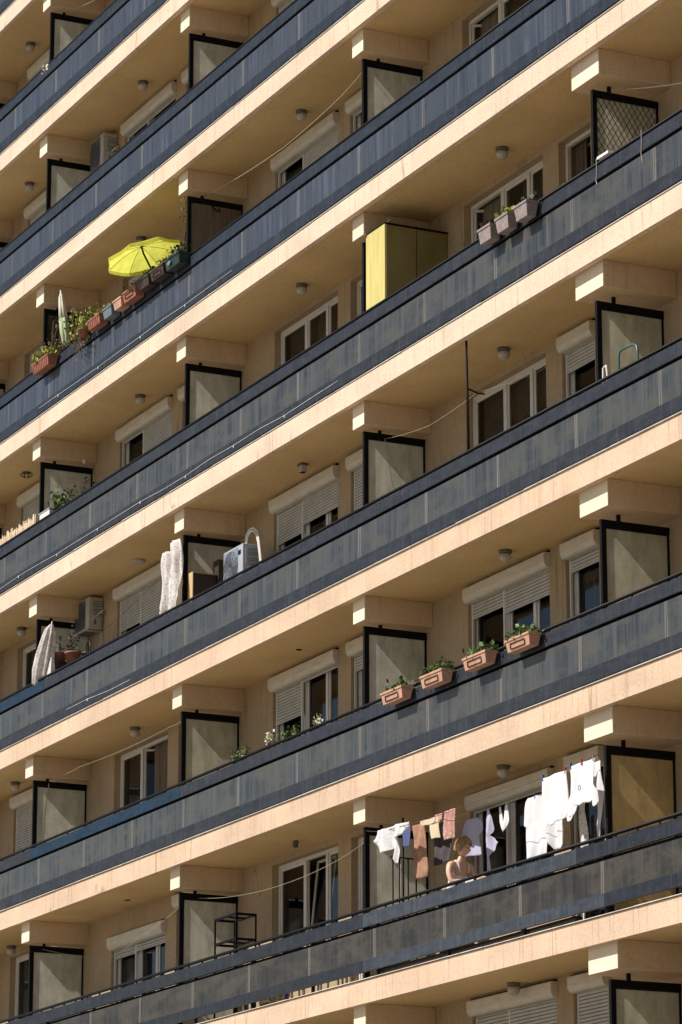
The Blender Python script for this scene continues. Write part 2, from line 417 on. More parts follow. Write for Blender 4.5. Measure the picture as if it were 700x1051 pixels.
# ------------------------------------------------------------------ balustrades
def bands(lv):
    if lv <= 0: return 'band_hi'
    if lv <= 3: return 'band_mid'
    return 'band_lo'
SEAM = {4: 1.53}
VIS = {-3: (-4, 4), -2: (-4, 9), -1: (-2, 16), 0: (-2, 22), 1: (-2, 24), 2: (-4, 24), 3: (-4, 25), 4: (-4, 25), 5: (-4, 25), -4: (0, 0)}
for lv in range(-4, 6):
    zc = Z(lv); up = .05 if lv == 4 else 0
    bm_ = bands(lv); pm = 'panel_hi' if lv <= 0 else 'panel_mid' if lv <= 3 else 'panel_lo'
    rail = MB()
    rail.tube([(X0, -.115, zc-1.272+up*.4), (X1, -.115, zc-1.272+up*.4)], .024, 8)
    # brackets holding the rail and posts down to the slab belong to the same welded frame
    sp = .5 if lv >= 4 else 1.0; x = X0+.3
    while x < X1:
        rail.box(x-.012, x+.012, -.125, -.105, zc-1.340, zc-1.262+up*.4); x += sp
    x = SEAM.get(lv, 1.11)-2*math.floor((SEAM.get(lv, 1.11)-X0)/2)
    rail.box(X0, X1, -.108, -.078, zc-1.46, zc-1.42)
    while x < X1:
        rail.box(x-.02, x+.02, -.112, -.072, zc-2.183, zc-1.30); x += 2
    ro = rail.build('balustrade', 'rail', bd, origin=(8, -.115, zc-1.268))
    # bands in lengths, each its own part of the balustrade
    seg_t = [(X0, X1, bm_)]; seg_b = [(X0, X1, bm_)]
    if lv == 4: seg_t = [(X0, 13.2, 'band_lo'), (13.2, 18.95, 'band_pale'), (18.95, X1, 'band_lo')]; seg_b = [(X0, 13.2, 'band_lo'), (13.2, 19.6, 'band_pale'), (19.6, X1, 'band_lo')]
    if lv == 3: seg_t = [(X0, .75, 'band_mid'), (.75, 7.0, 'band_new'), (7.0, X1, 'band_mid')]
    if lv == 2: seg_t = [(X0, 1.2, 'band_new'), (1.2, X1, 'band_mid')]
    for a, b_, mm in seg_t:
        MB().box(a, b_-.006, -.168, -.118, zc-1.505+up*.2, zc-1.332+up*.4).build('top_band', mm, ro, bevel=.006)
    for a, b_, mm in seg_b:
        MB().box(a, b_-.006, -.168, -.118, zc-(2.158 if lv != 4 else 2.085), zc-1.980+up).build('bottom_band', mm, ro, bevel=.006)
    MB().box(X0, X1, -.140, -.124, zc-1.545, zc-1.505).build('glazing_joint', 'joint', ro)
    va, vb = VIS[lv]; s0 = SEAM.get(lv, 1.11)
    k0 = math.ceil((va-s0)/2); k1 = math.floor((vb-s0)/2); xs = [s0+2*k for k in range(k0, k1+1)]
    if len(xs) > 1:
        for xa, xb in zip(xs, xs[1:]):
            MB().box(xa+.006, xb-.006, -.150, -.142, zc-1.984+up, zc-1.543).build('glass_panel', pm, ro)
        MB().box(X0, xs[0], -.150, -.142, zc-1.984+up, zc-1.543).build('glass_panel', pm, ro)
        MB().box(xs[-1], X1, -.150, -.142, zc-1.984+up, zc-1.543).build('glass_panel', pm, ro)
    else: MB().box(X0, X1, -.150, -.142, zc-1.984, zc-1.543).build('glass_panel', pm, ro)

# ------------------------------------------------------------------ partition screens under the beams
def screen(b, lv, style='frost'):
    x = PX[b]; zc = Z(lv); dz = -.045 if b != 'D' else -.085
    f = MB(); t = .026
    f.box(x-t, x+t, .085, .150, zc-2.18, zc+dz)
    f.box(x-t, x+t, .151, D_-.004, zc+dz-.095, zc+dz)
    f.box(x-t*.6, x+t*.6, D_-.028, D_-.004, zc-2.18, zc+dz-.096)
    f.box(x-t, x+t, .151, D_-.03, zc-2.17, zc-2.10)
    f.box(x-.02, x+.02, .32, .365, zc+dz+.001, zc-.001)
    o = f.build('partition_screen', 'black', bd, bevel=.004)
    y0, y1, z0, z1 = .152, D_-.030, zc-2.10, zc+dz-.097
    if style in ('frost', 'frost2', 'ochre'):
        MB().face([(x, y0, z0), (x, y1, z0), (x, y1, z1), (x, y0, z1)]).build('frosted_pane', style, o)
        mm = MB(); mm.box(x+.004, x+.010, y0, y0+.012, z0, z1); mm.box(x+.004, x+.010, y0+.012, y1, z1-.012, z1)
        mm.build('glazing_bead', 'rail', o)
    elif style == 'lattice':
        MB().face([(x, y0, z0), (x, y1, z0), (x, y1, z1), (x, y0, z1)]).build('frosted_pane', 'frost2', o)
        l = MB(); s = .082; hgt = z1-z0; wid = y1-y0
        for k in range(-32, 20):
            for sg in (1, -1):
                a = k*s; pts = []
                # line y = a + sg*(z-z0)*.62 clipped
                for zz in (0, hgt): pts.append((a + (0 if sg == 1 else hgt*.62) + sg*zz*.62, zz))
                (ya, za), (yb, zb) = pts
                def clip(ya, za, yb, zb):
                    t0, t1 = 0., 1.; dy = yb-ya
                    for lim, sgn in ((0, 1), (wid, -1)):
                        p0 = (ya-lim)*sgn; p1 = (yb-lim)*sgn
                        if p0 < 0 and p1 < 0: return None
                        if p0 < 0: t0 = max(t0, p0/(p0-p1))
                        if p1 < 0: t1 = min(t1, p0/(p0-p1))
                    return (t0, t1) if t1-t0 > .01 else None
                c = clip(ya, za, yb, zb)
                if c:
                    P = [(x+.016+.004*sg, y0+ya+(yb-ya)*t_, z0+za+(zb-za)*t_) for t_ in c]
                    l.tube(P, .0048, 4, cap=False)
        l.build('lattice_trellis', 'wire', o)
    elif style == 'mat':
        m_ = MB(); y = y0
        while y < y1-.01:
            m_.box(x-.004, x+.006+.004*rnd.random(), y, y+.011, z0, z1-rnd.random()*.02); y += .0125
        m_.build('bamboo_mat', 'mat', o)
        h = MB()
        h.tube([(x+.02, .50, z1+.05), (x+.05, .50, z1-.02), (x+.07, .55, z1-.09), (x+.06, .62, z1-.10), (x+.05, .63, z1-.03)], .010, 6)
        h.build('hook', 'black', o)
    elif style == 'net':
        l = MB(); y = y0
        while y < y1: l.tube([(x, y, z0), (x, y+.01, z1)], .0045, 4, cap=False); y += .035
        zz = z0
        while zz < z1: l.tube([(x, y0, zz), (x, y1, zz+.01)], .0045, 4, cap=False); zz += .035
        MB().box(x-.012, x-.006, y0, y1, z0, z1).build('backing_board', 'darkscreen', o)
        l.build('netting', 'wire', o)
    return o
STY = {('B', 0): 'mat', ('A', 0): 'net', ('D', 0): 'lattice', ('D', 4): 'ochre', ('D', 5): 'frost2', ('D', 2): 'frost2', ('D', 3): 'frost2', ('B', 3): 'frost2', ('C', 5): 'frost2'}
for b in 'ZABCD':
    for lv in range(-3, 6):
        if (b, lv) == ('D', 1): screen('D', 1, 'lattice'); continue
        if (b, lv) == ('D', 0): screen('D', 0, 'frost'); continue
        screen(b, lv, STY.get((b, lv), 'frost'))

# ------------------------------------------------------------------ windows and balcony doors
def shutter_box(w, xa, xb, zt, hgt=.205):
    m = MB(); y0, y1 = D_-.095, D_+.085
    n = 1
    pr = [(y1, zt), (y0+.012, zt), (y0, zt-.012), (y0, zt-hgt*.68), (y0+.030, zt-hgt*.93), (y0+.055, zt-hgt), (y1, zt-hgt)]
    b = len(m.v)
    for x in (xa, xb):
        m.v += [Vector((x, y, z)) for y, z in pr]
    k = len(pr)
    for i in range(k):
        m.f.append([b+i, b+(i+1) % k, b+k+(i+1) % k, b+k+i]); m.sm.append(False)
    m.f.append([b+i for i in range(k)][::-1]); m.f.append([b+k+i for i in range(k)]); m.sm += [False, False]
    return m.build('shutter_box', 'box', w, bevel=.004)
def roller(w, xa, xb, zt, zb, mat='shutter'):
    m = MB(); z = zb; p = .046; y = D_+.055
    m.box(xa, xb, y-.003, y+.012, zb-.022, zb)
    while z < zt:
        z2 = min(z+p, zt)
        pr = [(y+.006, z+.006), (y-.004, z+.011), (y-.006, (z+z2)/2), (y-.003, z2-.004), (y+.006, z2)]
        b = len(m.v)
        for x in (xa, xb): m.v += [Vector((x, a, c)) for a, c in pr]
        for i in range(4): m.f.append([b+i, b+i+1, b+6+i, b+5+i]); m.sm.append(False)
        z += p
    o = m.build('roller_shutter', mat, w)
    MB().box(xa, xb, y+.013, y+.018, zb-.02, zt).build('shutter_shadow_gap', 'slatgap', w)
    return o
def window(x, lv, xs, zt, zb, box=0, shut=None, curt='curtain_w', tilt=None, opened=None, name='window', wood=None, curt_z=0., fr='pvc'):
    """xs: list of x boundaries of sashes"""
    zc = Z(lv); shut = shut or []
    ya, yb = D_+.105, D_+.165; F = .055
    f = MB(); xa, xb = x+xs[0]+.004, x+xs[-1]-.004; za, zz = zc+zb+.004, zc+zt-.004
    f.box(xa, xa+F, ya, yb, za, zz); f.box(xb-F, xb, ya, yb, za, zz)
    f.box(xa+F, xb-F, ya, yb, zz-F, zz); f.box(xa+F, xb-F, ya, yb, za, za+F)
    for k, xm in enumerate(xs[1:-1]):
        t = .045 if k == 0 else .034
        f.box(x+xm-t, x+xm+t, ya-.002, yb-.002, za+F, zz-F)
    w = f.build(name, fr, bd, bevel=.004)
    for k, (a, b_) in enumerate(zip(xs, xs[1:])):
        A, B = x+a+(F if k == 0 else .04), x+b_-(F if k == len(xs)-2 else .04)
        z0, z1 = za+F, zz-F
        s = .038; sash = MB()
        def P(u, v, q=0.):   # u,v in sash plane, optional tilt/opening
            X = A+(B-A)*u; Zz = z0+(z1-z0)*v; Y = ya+.02+q
            if tilt == k: Y += .16*v
            if opened == k: X = A+(B-A)*u*.45; Y += .62*(B-A)*u
            return (X, Y, Zz)
        su = s/(B-A); sv = s/(z1-z0)
        for (u0, u1, v0, v1) in ((0, su, 0, 1), (1-su, 1, 0, 1), (su, 1-su, 0, sv), (su, 1-su, 1-sv, 1)):
            sash.hexa([P(u0, v0), P(u1, v0), P(u1, v0, .03), P(u0, v0, .03), P(u0, v1), P(u1, v1), P(u1, v1, .03), P(u0, v1, .03)])
        so = sash.build('sash', (wood if (wood and k == 0) else fr), w)
        MB().face([P(su, sv, .015), P(1-su, sv, .015), P(1-su, 1-sv, .015), P(su, 1-sv, .015)]).build('pane', 'glass', w)
    if curt:
        cm = MB(); n = 60; prev = None; y = D_+.24
        cxa, cxb = xa+.02, xb-.02
        gaps = []
        R = random.Random(int(x*10)+lv)
        if R.random() < .5: gaps.append(R.uniform(.3, .6))
        for i in range(n):
            u = i/n
            if any(abs(u-g_) < .07 for g_ in gaps): prev = None; continue
            X = cxa+(cxb-cxa)*u; Y = y+.018*math.sin(i*1.9)+.01*math.sin(i*.7)
            if prev: cm.face([(prev[0], prev[1], za), (X, Y, za), (X, Y, zz-.02), (prev[0], prev[1], zz-.02)], True)
            prev = (X, Y)
        cm.build('curtain', curt, w)
    ztb = zc+zt-.004
    if box:
        ztb = zc+zt+.050
        if box == 1: shutter_box(w, x+xs[0]+.01, x+xs[-1]+.02, ztb)
        else:
            shutter_box(w, x+xs[0]+.01, x+xs[1]-.003, ztb); shutter_box(w, x+xs[1]+.003, x+xs[-1]+.02, ztb)
        for xx in (xs[0]+.03, xs[1], xs[-1]-.03):
            if xx < xs[-1]: MB().box(x+xx-.018, x+xx+.018, D_+.045, D_+.075, za, ztb-.21).build('shutter_guide', 'pvc', w)
        MB().box(x+xs[0]-.01, x+xs[-1]+.03, D_-.03, D_-.002, ztb+.002, ztb+.026).build('box_shadow_line', 'joint', w)  # black strip stands in for the shadow line above the box
        bounds = [(xs[0]+.03, xs[1]-.018)] + ([(xs[1]+.018, xs[-1]-.03)] if len(xs) > 2 else [])
        for (a, b_), sz in zip(bounds, shut):
            if sz is not None: roller(w, x+a, x+b_, ztb-.206, max(zc+sz, za+.03))
            else: MB().box(x+a, x+b_, D_+.05, D_+.065, ztb-.232, ztb-.208).build('roller_shutter', 'shutter', w)
    return w
for i, (b, lv, dx, w_, h_, dd) in enumerate((('B', 4, 1.75, .5, .9, 1.2), ('A', 3, 1.7, .5, 1.2, 1.5), ('C', 4, 1.6, .6, 1.9, 2.0), ('C', 3, 2.5, .4, 1.5, 1.2), ('B', 3, 2.6, .7, 1.7, 1.6), ('C', 0, 1.8, .5, 2., 1.4))):
    o = MB().box(XB[b]+dx-2*dd*.5, XB[b]+dx-2*dd*.5+w_, D_+dd, D_+dd+.35, Z(lv, -2.18), Z(lv, -2.18+h_+.6)).build('wardrobe', ('wood', 'acw', 'woodd')[i % 3], bevel=.01)
    tag(o, ('pine wardrobe behind the window with tilted sash', 'pale wardrobe behind the window above the fresh blue band', 'dark wardrobe behind the window next to the white laundry', 'pine wardrobe behind the brown framed balcony window', 'pale wardrobe behind the half shuttered window over the rail seedlings', 'dark wardrobe behind the topmost open window')[i], 'wardrobe')
T3 = [1.40, 2.33, 3.07, 3.66]; T2 = [1.40, 2.33, 3.66]
W1 = {}
for b in 'ABCD':
    for lv in range(-3, 6): W1[(b, lv)] = dict(box=1, shut=[None, -9])
W1[('A', -1)] = dict(box=1, shut=[None, None], curt='curtain_b'); W1[('A', 0)] = dict(curt='curtain_w')
W1[('A', 1)] = dict(box=1, shut=[None, -9], curt=None); W1[('A', 2)] = dict(box=1, shut=[-.42, -9], curt=None)
W1[('A', 3)] = dict(xs=T2, curt='curtain_b', opened=1); W1[('A', 4)] = dict(box=1, shut=[-.36, -.34], curt='curtain_b', xs=T3)
W1[('B', -1)] = dict(box=1, shut=[-9, -9]); W1[('B', 0)] = dict(box=1, shut=[None, -9], curt=None)
W1[('B', 1)] = dict(xs=T3, curt='curtain_b'); W1[('B', 2)] = dict(box=2, shut=[-.38, -.27], xs=T3, curt='curtain_b')
W1[('B', 3)] = dict(box=2, shut=[-.39, None], xs=T3, curt=None); W1[('B', 4)] = dict(xs=T3, tilt=1, curt=None)
W1[('C', 0)] = dict(xs=T2, opened=0, curt='curtain_b'); W1[('C', 1)] = dict(xs=T3, opened=0, curt='curtain_b')
W1[('C', 2)] = dict(xs=T3, curt='curtain_b'); W1[('C', 3)] = dict(box=1, shut=[-.10, -.21], xs=T3, curt=None, wood='brownwood')
W1[('C', 4)] = dict(box=1, shut=[None, None], xs=T2, curt=None); W1[('C', 5)] = dict(box=2, shut=[-9, -9])
for (b, lv), kw in W1.items():
    if b == 'D' and lv < 0: continue
    zt = -.08 if (b, lv) == ('A', 4) else .19 if (b, lv) == ('C', 4) else .25
    xs = kw.pop('xs', T2)
    window(XB[b], lv, xs, zt, -1.35, **kw)
W2 = {}
for b in 'ABCD':
    for lv in range(-3, 6): W2[(b, lv)] = dict(box=1, shut=[-.1])
for k in (('A', 0), ('A', 3), ('B', 1), ('B', 4), ('C', 1), ('C', 0)): W2[k] = dict(curt='curtain_w')
W2[('C', 1)] = dict(tilt=0, curt='curtain_b'); W2[('C', 2)] = dict(box=1, shut=[-.16], curt=None)
W2[('C', 3)] = dict(box=1, shut=[-.06], curt='curtain_w'); W2[('C', 4)] = dict(box=1, shut=[None], curt=None)
W2[('C', 5)] = dict(box=1, shut=[-9]); W2[('B', 2)] = dict(box=1, shut=[-9]); W2[('B', 0)] = dict(box=1, shut=[None])
for (b, lv), kw in W2.items():
    if b == 'D' and lv < 0: continue
    window(XB[b], lv, [4.09, 4.95], .25, -2.15, name='balcony_door', **kw)
WZ = {-3: dict(box=1, shut=[None, None]), -2: dict(box=1, shut=[None, None]), -1: dict(box=1, shut=[-9, -9]), 0: dict(curt='curtain_b'), 1: dict(box=1, shut=[-9, -9]),
      2: dict(curt='curtain_w'), 3: dict(box=1, shut=[-9, -9]), 4: dict(curt='curtain_w'), 5: dict(box=1, shut=[-9, -9])}
for lv, kw in WZ.items(): window(0, lv, [-3.33, -2.40, -1.07], .25, -2.15, name='balcony_door', **kw)

# ------------------------------------------------------------------ ceiling lamps
def lamp_proto(loc):
    o = empty('ceiling_lamp', loc); x, y, z = loc
    m = MB(); m.lathe([(.085, 0), (.090, -.012), (.084, -.038), (.066, -.046)], (x, y, z), 20); m.build('lamp_base', 'lampb', o)
    m = MB(); m.lathe([(.064, -.044), (.080, -.070), (.083, -.098), (.071, -.130), (.045, -.152), (.010, -.162)], (x, y, z), 20)
    m.build('lamp_globe', 'lampg', o); return o
SZ = .344
LAMPS = [(-2.2, .60, -2, 'round ceiling lamp nearest the top left corner, left of the topmost glass screen'),
 (3.34, .58, -1, 'round ceiling lamp above the old weathered air conditioner and the topmost shuttered window'),
 (-2.1, .61, -1, 'round ceiling lamp at the left edge, one floor above the furled off white canvas'),
 (3.31, .60, 0, 'round ceiling lamp directly above the lime umbrella'),
 (9.67, .58, 0, 'round ceiling lamp above the long cord at the top centre of the facade'),
 (16.0, .58, 1, 'round ceiling lamp above the three pale lilac flower boxes'),
 (3.38, .60, 1, 'round ceiling lamp one floor below the lime umbrella'),
 (9.69, .58, 1, 'round ceiling lamp left of the yellow balcony cabinet and above the triple window'),
 (15.9, .62, 2, 'round ceiling lamp right of the tall thin black clothes pole'),
 (-2.1, .66, 2, 'round ceiling lamp left of the striped furled parasol and mounted air conditioner'),
 (15.96, .57, 3, 'round ceiling lamp above the row of terracotta flower boxes'),
 (3.25, .65, 3, 'round ceiling lamp above the window left of the tiny rail seedlings'),
 (-2.06, .60, 3, 'round ceiling lamp at the left edge above the freshly painted blue band'),
 (15.66, .66, 4, 'round ceiling lamp above the white laundry'),
 (-2.6, .80, 4, 'round ceiling lamp in the bottom left corner of the photo'),
 (15.61, .80, 5, 'round ceiling lamp under the balcony below the woman, above closed cream shutters')]
proto = None
for i, (x, y, lv, lab) in enumerate(LAMPS):
    p = (x, y, Z(lv, SZ))
    if proto is None: proto = lamp_proto(p); o = proto
    else: o = copy_tree(proto, p)
    tag(o, lab, 'ceiling lamp', 'round lamps under the balcony ceilings')
# odd fittings
o = empty('ceiling_lamp', (9.68, .61, Z(2, SZ))); tag(o, 'square ridged ceiling lamp above the double shutters at centre', 'ceiling lamp')
m = MB(); m.box(9.61, 9.75, .55, .67, Z(2, SZ-.03), Z(2, SZ)); m.build('lamp_base', 'lampb', o)
m = MB(); [m.box(9.625, 9.735, .565, .655, Z(2, SZ-.135+k*.026), Z(2, SZ-.135+k*.026+.018)) for k in range(4)]; m.box(9.63, 9.73, .57, .65, Z(2, SZ-.135), Z(2, SZ-.03)); m.build('lamp_shade', 'lampg', o)
o = empty('ceiling_lamp', (3.29, .65, Z(2, SZ))); tag(o, 'flat disc ceiling lamp left above the white floral cloth', 'ceiling lamp')
MB().lathe([(.11, 0), (.115, -.03), (.09, -.05), (.02, -.055)], (3.29, .65, Z(2, SZ)), 20).build('lamp_shade', 'lampg', o)
o = empty('ceiling_lamp', (-1.85, .59, Z(1, SZ))); tag(o, 'wire cage ceiling lamp above the reed edging at the left edge', 'ceiling lamp')
MB().lathe([(.07, 0), (.07, -.02), (.03, -.03)], (-1.85, .59, Z(1, SZ)), 16).build('lamp_base', 'lampb', o)
m = MB()
for k in range(8):
    a = k*PI/4; m.tube([(-1.85+.06*math.cos(a), .59+.06*math.sin(a), Z(1, SZ-.01)), (-1.85+.12*math.cos(a), .59+.12*math.sin(a), Z(1, SZ-.05)), (-1.85+.03*math.cos(a), .59+.03*math.sin(a), Z(1, SZ-.1))], .006, 5)
m.build('wire_cage', 'black', o)
m = MB(); m.box(9.30, 9.36, .64, .70, Z(4, SZ-.10), Z(4, SZ)); m.box(9.25, 9.41, .65, .69, Z(4, SZ-.055), Z(4, SZ-.03))
tag(m.build('lamp_bracket', 'lampb', bevel=.004), 'bare grey lamp bracket with no globe on the ceiling above the tilted window', 'lamp bracket')
for x, lv, t in ((9.54, 3, 'small dark hole plate on the ceiling above the two part shutter boxes'), (3.11, 4, 'small dark hole plate on the ceiling above the lowest left shuttered window'), (-.9, 0, 'small dark hole plate on the ceiling left of the dried vine')):
    tag(MB().lathe([(.045, .0), (.045, -.008), (.02, -.012)], (x, .62, Z(lv, SZ)), 14).build('ceiling_plate', 'black'), t, 'ceiling plate')

# ------------------------------------------------------------------ air conditioners
def aircon(x, y, z, w, d, h, case, grille, label, wall=True, hose=False, badge=False):
    o = empty('air_conditioner', (x+w/2, y+d, z)); tag(o, label, 'air conditioner')
    MB().box(x, x+w, y, y+d, z, z+h).build('casing', case, o, bevel=.012)
    m = MB(); cx, cz, r = x+w*.40, z+h*.5, min(w*.38, h*.42)
    for k in range(7):
        rr = r*(k+1)/7; pts = [(cx+rr*math.cos(a*PI/12), y-.012, cz+rr*math.sin(a*PI/12)) for a in range(25)]
        m.tube(pts, .0045, 4, cap=False)
    for k in range(12):
        a = k*PI/6; m.tube([(cx, y-.012, cz), (cx+r*math.cos(a), y-.012, cz+r*math.sin(a))], .0045, 4)
    m.build('fan_grille', 'acg', o)
    MB().box(x+.02, x+w*.76, y-.006, y-.001, z+.03, z+h-.03).build('fan_opening', grille, o)
    m = MB(); xs = x+w
    m.box(xs+.001, xs+.022, y+d*.28, y+d*.80, z+h*.08, z+h*.40)
    m.box(xs+.001, xs+.010, y+d*.15, y+d*.25, z+h*.45, z+h*.9)
    for k in range(5): m.box(xs+.001, xs+.008, y+d*.35, y+d*.9, z+h*(.5+.08*k), z+h*(.5+.08*k)+.012)
    m.build('service_cover', case, o, bevel=.003)
    sl_ = MB()
    for r_ in range(9): sl_.box(xs+.0005, xs+.004, y+d*.33, y+d*.92, z+h*(.46+.05*r_), z+h*(.46+.05*r_)+.012)
    sl_.box(xs+.0225, xs+.024, y+d*.34, y+d*.5, z+h*.14, z+h*.3)
    sl_.box(x+.02, xs-.02, y+.02, y+d-.03, z-.004, z-.001)
    sl_.build('vent_slots', 'acg', o)
    if badge: MB().box(xs-.16, xs-.07, y-.004, y-.001, z+h*.74, z+h*.86).build('badge', 'black', o)
    b = MB()
    if wall:
        for xx in (x+.06, x+w-.08):
            b.box(xx, xx+.03, y-.02, D_-.003, z-.035, z-.005); b.box(xx, xx+.03, D_-.03, D_-.004, z-.034-.25 if not hose else z-.3, z-.036)
    else:
        for xx in (x+.06, x+w-.1):
            for yy in (y+.03, y+d-.06): b.box(xx, xx+.035, yy, yy+.035, z-(z - (Z(2, -2.18))), z-.002)
    b.build('mounting_bracket', 'acw', o)
    p = MB()
    if wall:
        for k in range(2):
            yy = y+d*(.55+.15*k); zz = z+h*(.42+.08*k)
            p.tube([(xs+.02, yy, zz), (xs+.07, yy+.01, zz+.02), (xs+.10, yy+.06, zz+.05), (xs+.07, D_-.02, zz+.03)], .012, 6)
        p.tube([(xs-.02, D_-.025, z-.03), (xs+.04, D_-.022, z-.3), (xs+.04, D_-.022, z-1.3)], .012, 6)
    else:
        for k in range(2):
            dx = .035*k
            p.tube([(xs+.02, y+.20, z+h*.2), (xs+.04+dx, y+.24, z+h*.5), (xs+.03+dx, y+.26, z+h*.9), (xs-.02-dx, y+.34, z+h+.10+dx), (xs-.02, y+.44, z+h+.14+dx), (xs+.02, y+.56+dx, z+h+.08), (xs+.06, y+.62+dx, z+h-.1), (xs+.08, y+.66+dx, z+h*.3), (xs+.08, y+.66+dx, z-.3)], .016, 8)
    if not wall:
        p = MB()
        for k in range(2):
            q = .04*k; p.tube([(7.70-q, .60, Z(2, -1.0)), (7.70-q, .60, Z(2, -.42)), (7.73-q, .60, Z(2, -.32+q)), (7.82, .60, Z(2, -.26+q)), (7.95, .60, Z(2, -.27+q)), (8.06+q, .60, Z(2, -.36+q)), (8.13+q, .60, Z(2, -.52)), (8.20+q, .60, Z(2, -.80)), (8.22+q, .60, Z(2, -1.5))], .015, 8)
    p.build('pipe', 'pipe', o)
    return o
aircon(.50, .77, Z(-1, -.37), .60, .27, .62, 'acw', 'acg', 'weathered beige air conditioner hung under the ceiling beside the topmost left window')
aircon(.16, .78, Z(2, -.27), .64, .26, .56, 'acw', 'acg', 'grey air conditioner on wall brackets above two potted plants')
aircon(7.28, .40, Z(2, -1.10), .72, .28, .60, 'acn', 'acb', 'clean white air conditioner standing behind the rail with looped white pipes', wall=False, badge=True)

# ------------------------------------------------------------------ planters and plants
def planter(x, y, z, w, label, mat='terra2', d=.19, h=.17, leaf='leaf', n=70, lsize=.05, lr=.10, grp=None, seed=1, emboss=True, lsc=(1.6, .8, .7), top=.0, ribs=0, cat='flower box'):
    """box hung outside the rail; x left, y outer front, z top"""
    o = empty('flower_box', (x+w/2, y+d/2, z-h)); tag(o, label, cat, grp)
    t = .022; m = MB()
    m.hexa([(x+t, y+t, z-h), (x+w-t, y+t, z-h), (x+w-t, y+d-t, z-h), (x+t, y+d-t, z-h), (x, y, z-.02), (x+w, y, z-.02), (x+w, y+d, z-.02), (x, y+d, z-.02)])
    e = .012
    m.box(x-e, x+w+e, y-e, y+.012, z-.0195, z+.012); m.box(x-e, x+w+e, y+d-.012, y+d+e, z-.0195, z+.012)
    m.box(x-e, x+.012, y+.0125, y+d-.0125, z-.0195, z+.012); m.box(x+w-.012, x+w+e, y+.0125, y+d-.0125, z-.0195, z+.012)
    if ribs:
        for k in range(ribs):
            xx = x+.03+(w-.06)*k/ribs; m.hexa([(xx+.01, y+.008, z-h+.01), (xx+.03, y+.008, z-h+.01), (xx+.03, y+.04, z-h+.01), (xx+.01, y+.04, z-h+.01), (xx, y-.010, z-.022), (xx+.03, y-.010, z-.022), (xx+.03, y+.03, z-.022), (xx, y+.03, z-.022)])
    m.build('box_body', mat, o, bevel=.004)
    if emboss:
        r = MB(); a, b_ = x+w*.2, x+w*.8; zt, zb = z-.055, z-.12
        def yy(q): return y + .022*(z-q-.02)/(h-.02) - .008
        for (p0, p1) in (((a, zt), (b_, zt)), ((b_, zt), (b_, zb)), ((b_, zb), (a, zb)), ((a, zb), (a, zt))):
            r.tube([(p0[0], yy(p0[1]), p0[1]), (p1[0], yy(p1[1]), p1[1])], .007, 5)
        r.build('embossed_frame', 'brownpl', o)
    MB().box(x+.013, x+w-.013, y+.013, y+d-.013, z-.019, z-.004).build('soil', 'soil', o)
    if n:
        f = MB(); f.stems((x+w/2, y+d/2, z), (x+w/2, y+d/2, z+lr*.8), w*.35, 12, .003, seed)
        for k in range(4):
            f.leaves((x+w*(.2+.2*k), y+d/2, z+lr*.40+top), lr*.75, int(n*.4), lsize*1.35, lsc, seed+k)
        f.build('foliage', leaf, o)
    br = MB()
    for xx in (x+w*.25, x+w*.75):
        br.tube([(xx, y+d*.9, z-h+.03), (xx, y+d+.02, z-.02), (xx, -.10, z+.03), (xx, -.085, z-.02)], .005, 5)
    br.build('hanging_bracket', 'black', o)
    return o
G3 = 'terracotta flower boxes hung on one rail'
for i, (x, lab, nn) in enumerate(((14.17, 'leftmost terracotta flower box in the row of four, with low green shoots', 60), (15.31, 'second terracotta flower box from the left in the row of four, full of greens', 110),
        (16.49, 'third terracotta flower box from the left in the row of four, with one taller sprig', 60), (17.62, 'rightmost terracotta flower box in the row of four, under the shuttered window', 110))):
    planter(x+.02, -.37, Z(3, -1.325), .60, lab, grp=G3, seed=20+i*7, n=nn*2, lr=.12, lsize=.045, d=.17, h=.15)
G1 = 'pale lilac flower boxes hung on one rail'
for i, (x, lab) in enumerate(((17.00, 'leftmost of three pale lilac flower boxes, holding dark dry twigs'), (17.47, 'middle of three pale lilac flower boxes, with a yellow flower'), (17.97, 'rightmost of three pale lilac flower boxes, nearly bare'))):
    o = planter(x+.03, -.36, Z(1, -1.325), .33, lab, 'lilac', h=.19, d=.17, grp=G1, leaf='leaf_d' if i != 1 else 'leaf_y', n=90 if i < 2 else 40, lsize=.05, lr=.09, emboss=False, seed=40+i)
# lime umbrella level, row of containers
G0 = 'mixed containers hung along the lime umbrella balcony'
planter(.84, -.37, Z(0, -1.35), .74, 'red brown ribbed flower box below the furled canvas left of the lime umbrella', 'terra', h=.17, leaf='leaf_y', n=260, lr=.20, lsize=.05, ribs=9, emboss=False, grp=G0, seed=60)
planter(3.35, -.36, Z(0, -1.31), .52, 'ribbed red brown flower box right of the trailing bush', 'terra', h=.15, leaf='leaf_y', n=60, lr=.10, ribs=6, emboss=False, grp=G0, seed=61)
planter(4.00, -.35, Z(0, -1.30), .36, 'blue grey metal trough between two reddish flower boxes', 'bluegrey', h=.16, leaf='leaf_y', n=60, lr=.10, emboss=False, grp=G0, seed=62)
planter(4.45, -.35, Z(0, -1.29), .33, 'short pale pink flower box beside the blue grey trough', 'terra2', h=.15, leaf='leaf_d', n=50, lr=.08, emboss=False, grp=G0, seed=63)
planter(4.88, -.36, Z(0, -1.28), .52, 'bright terracotta flower box with raised frame just left of the umbrella shade', 'terra', h=.17, leaf='leaf_d', n=70, lr=.09, grp=G0, seed=64)
planter(5.50, -.36, Z(0, -1.27), .44, 'shaded dark brown flower box under the umbrella edge with drooping greens', 'brownpl', h=.155, leaf='leaf', n=90, lr=.13, emboss=False, grp=G0, seed=65)
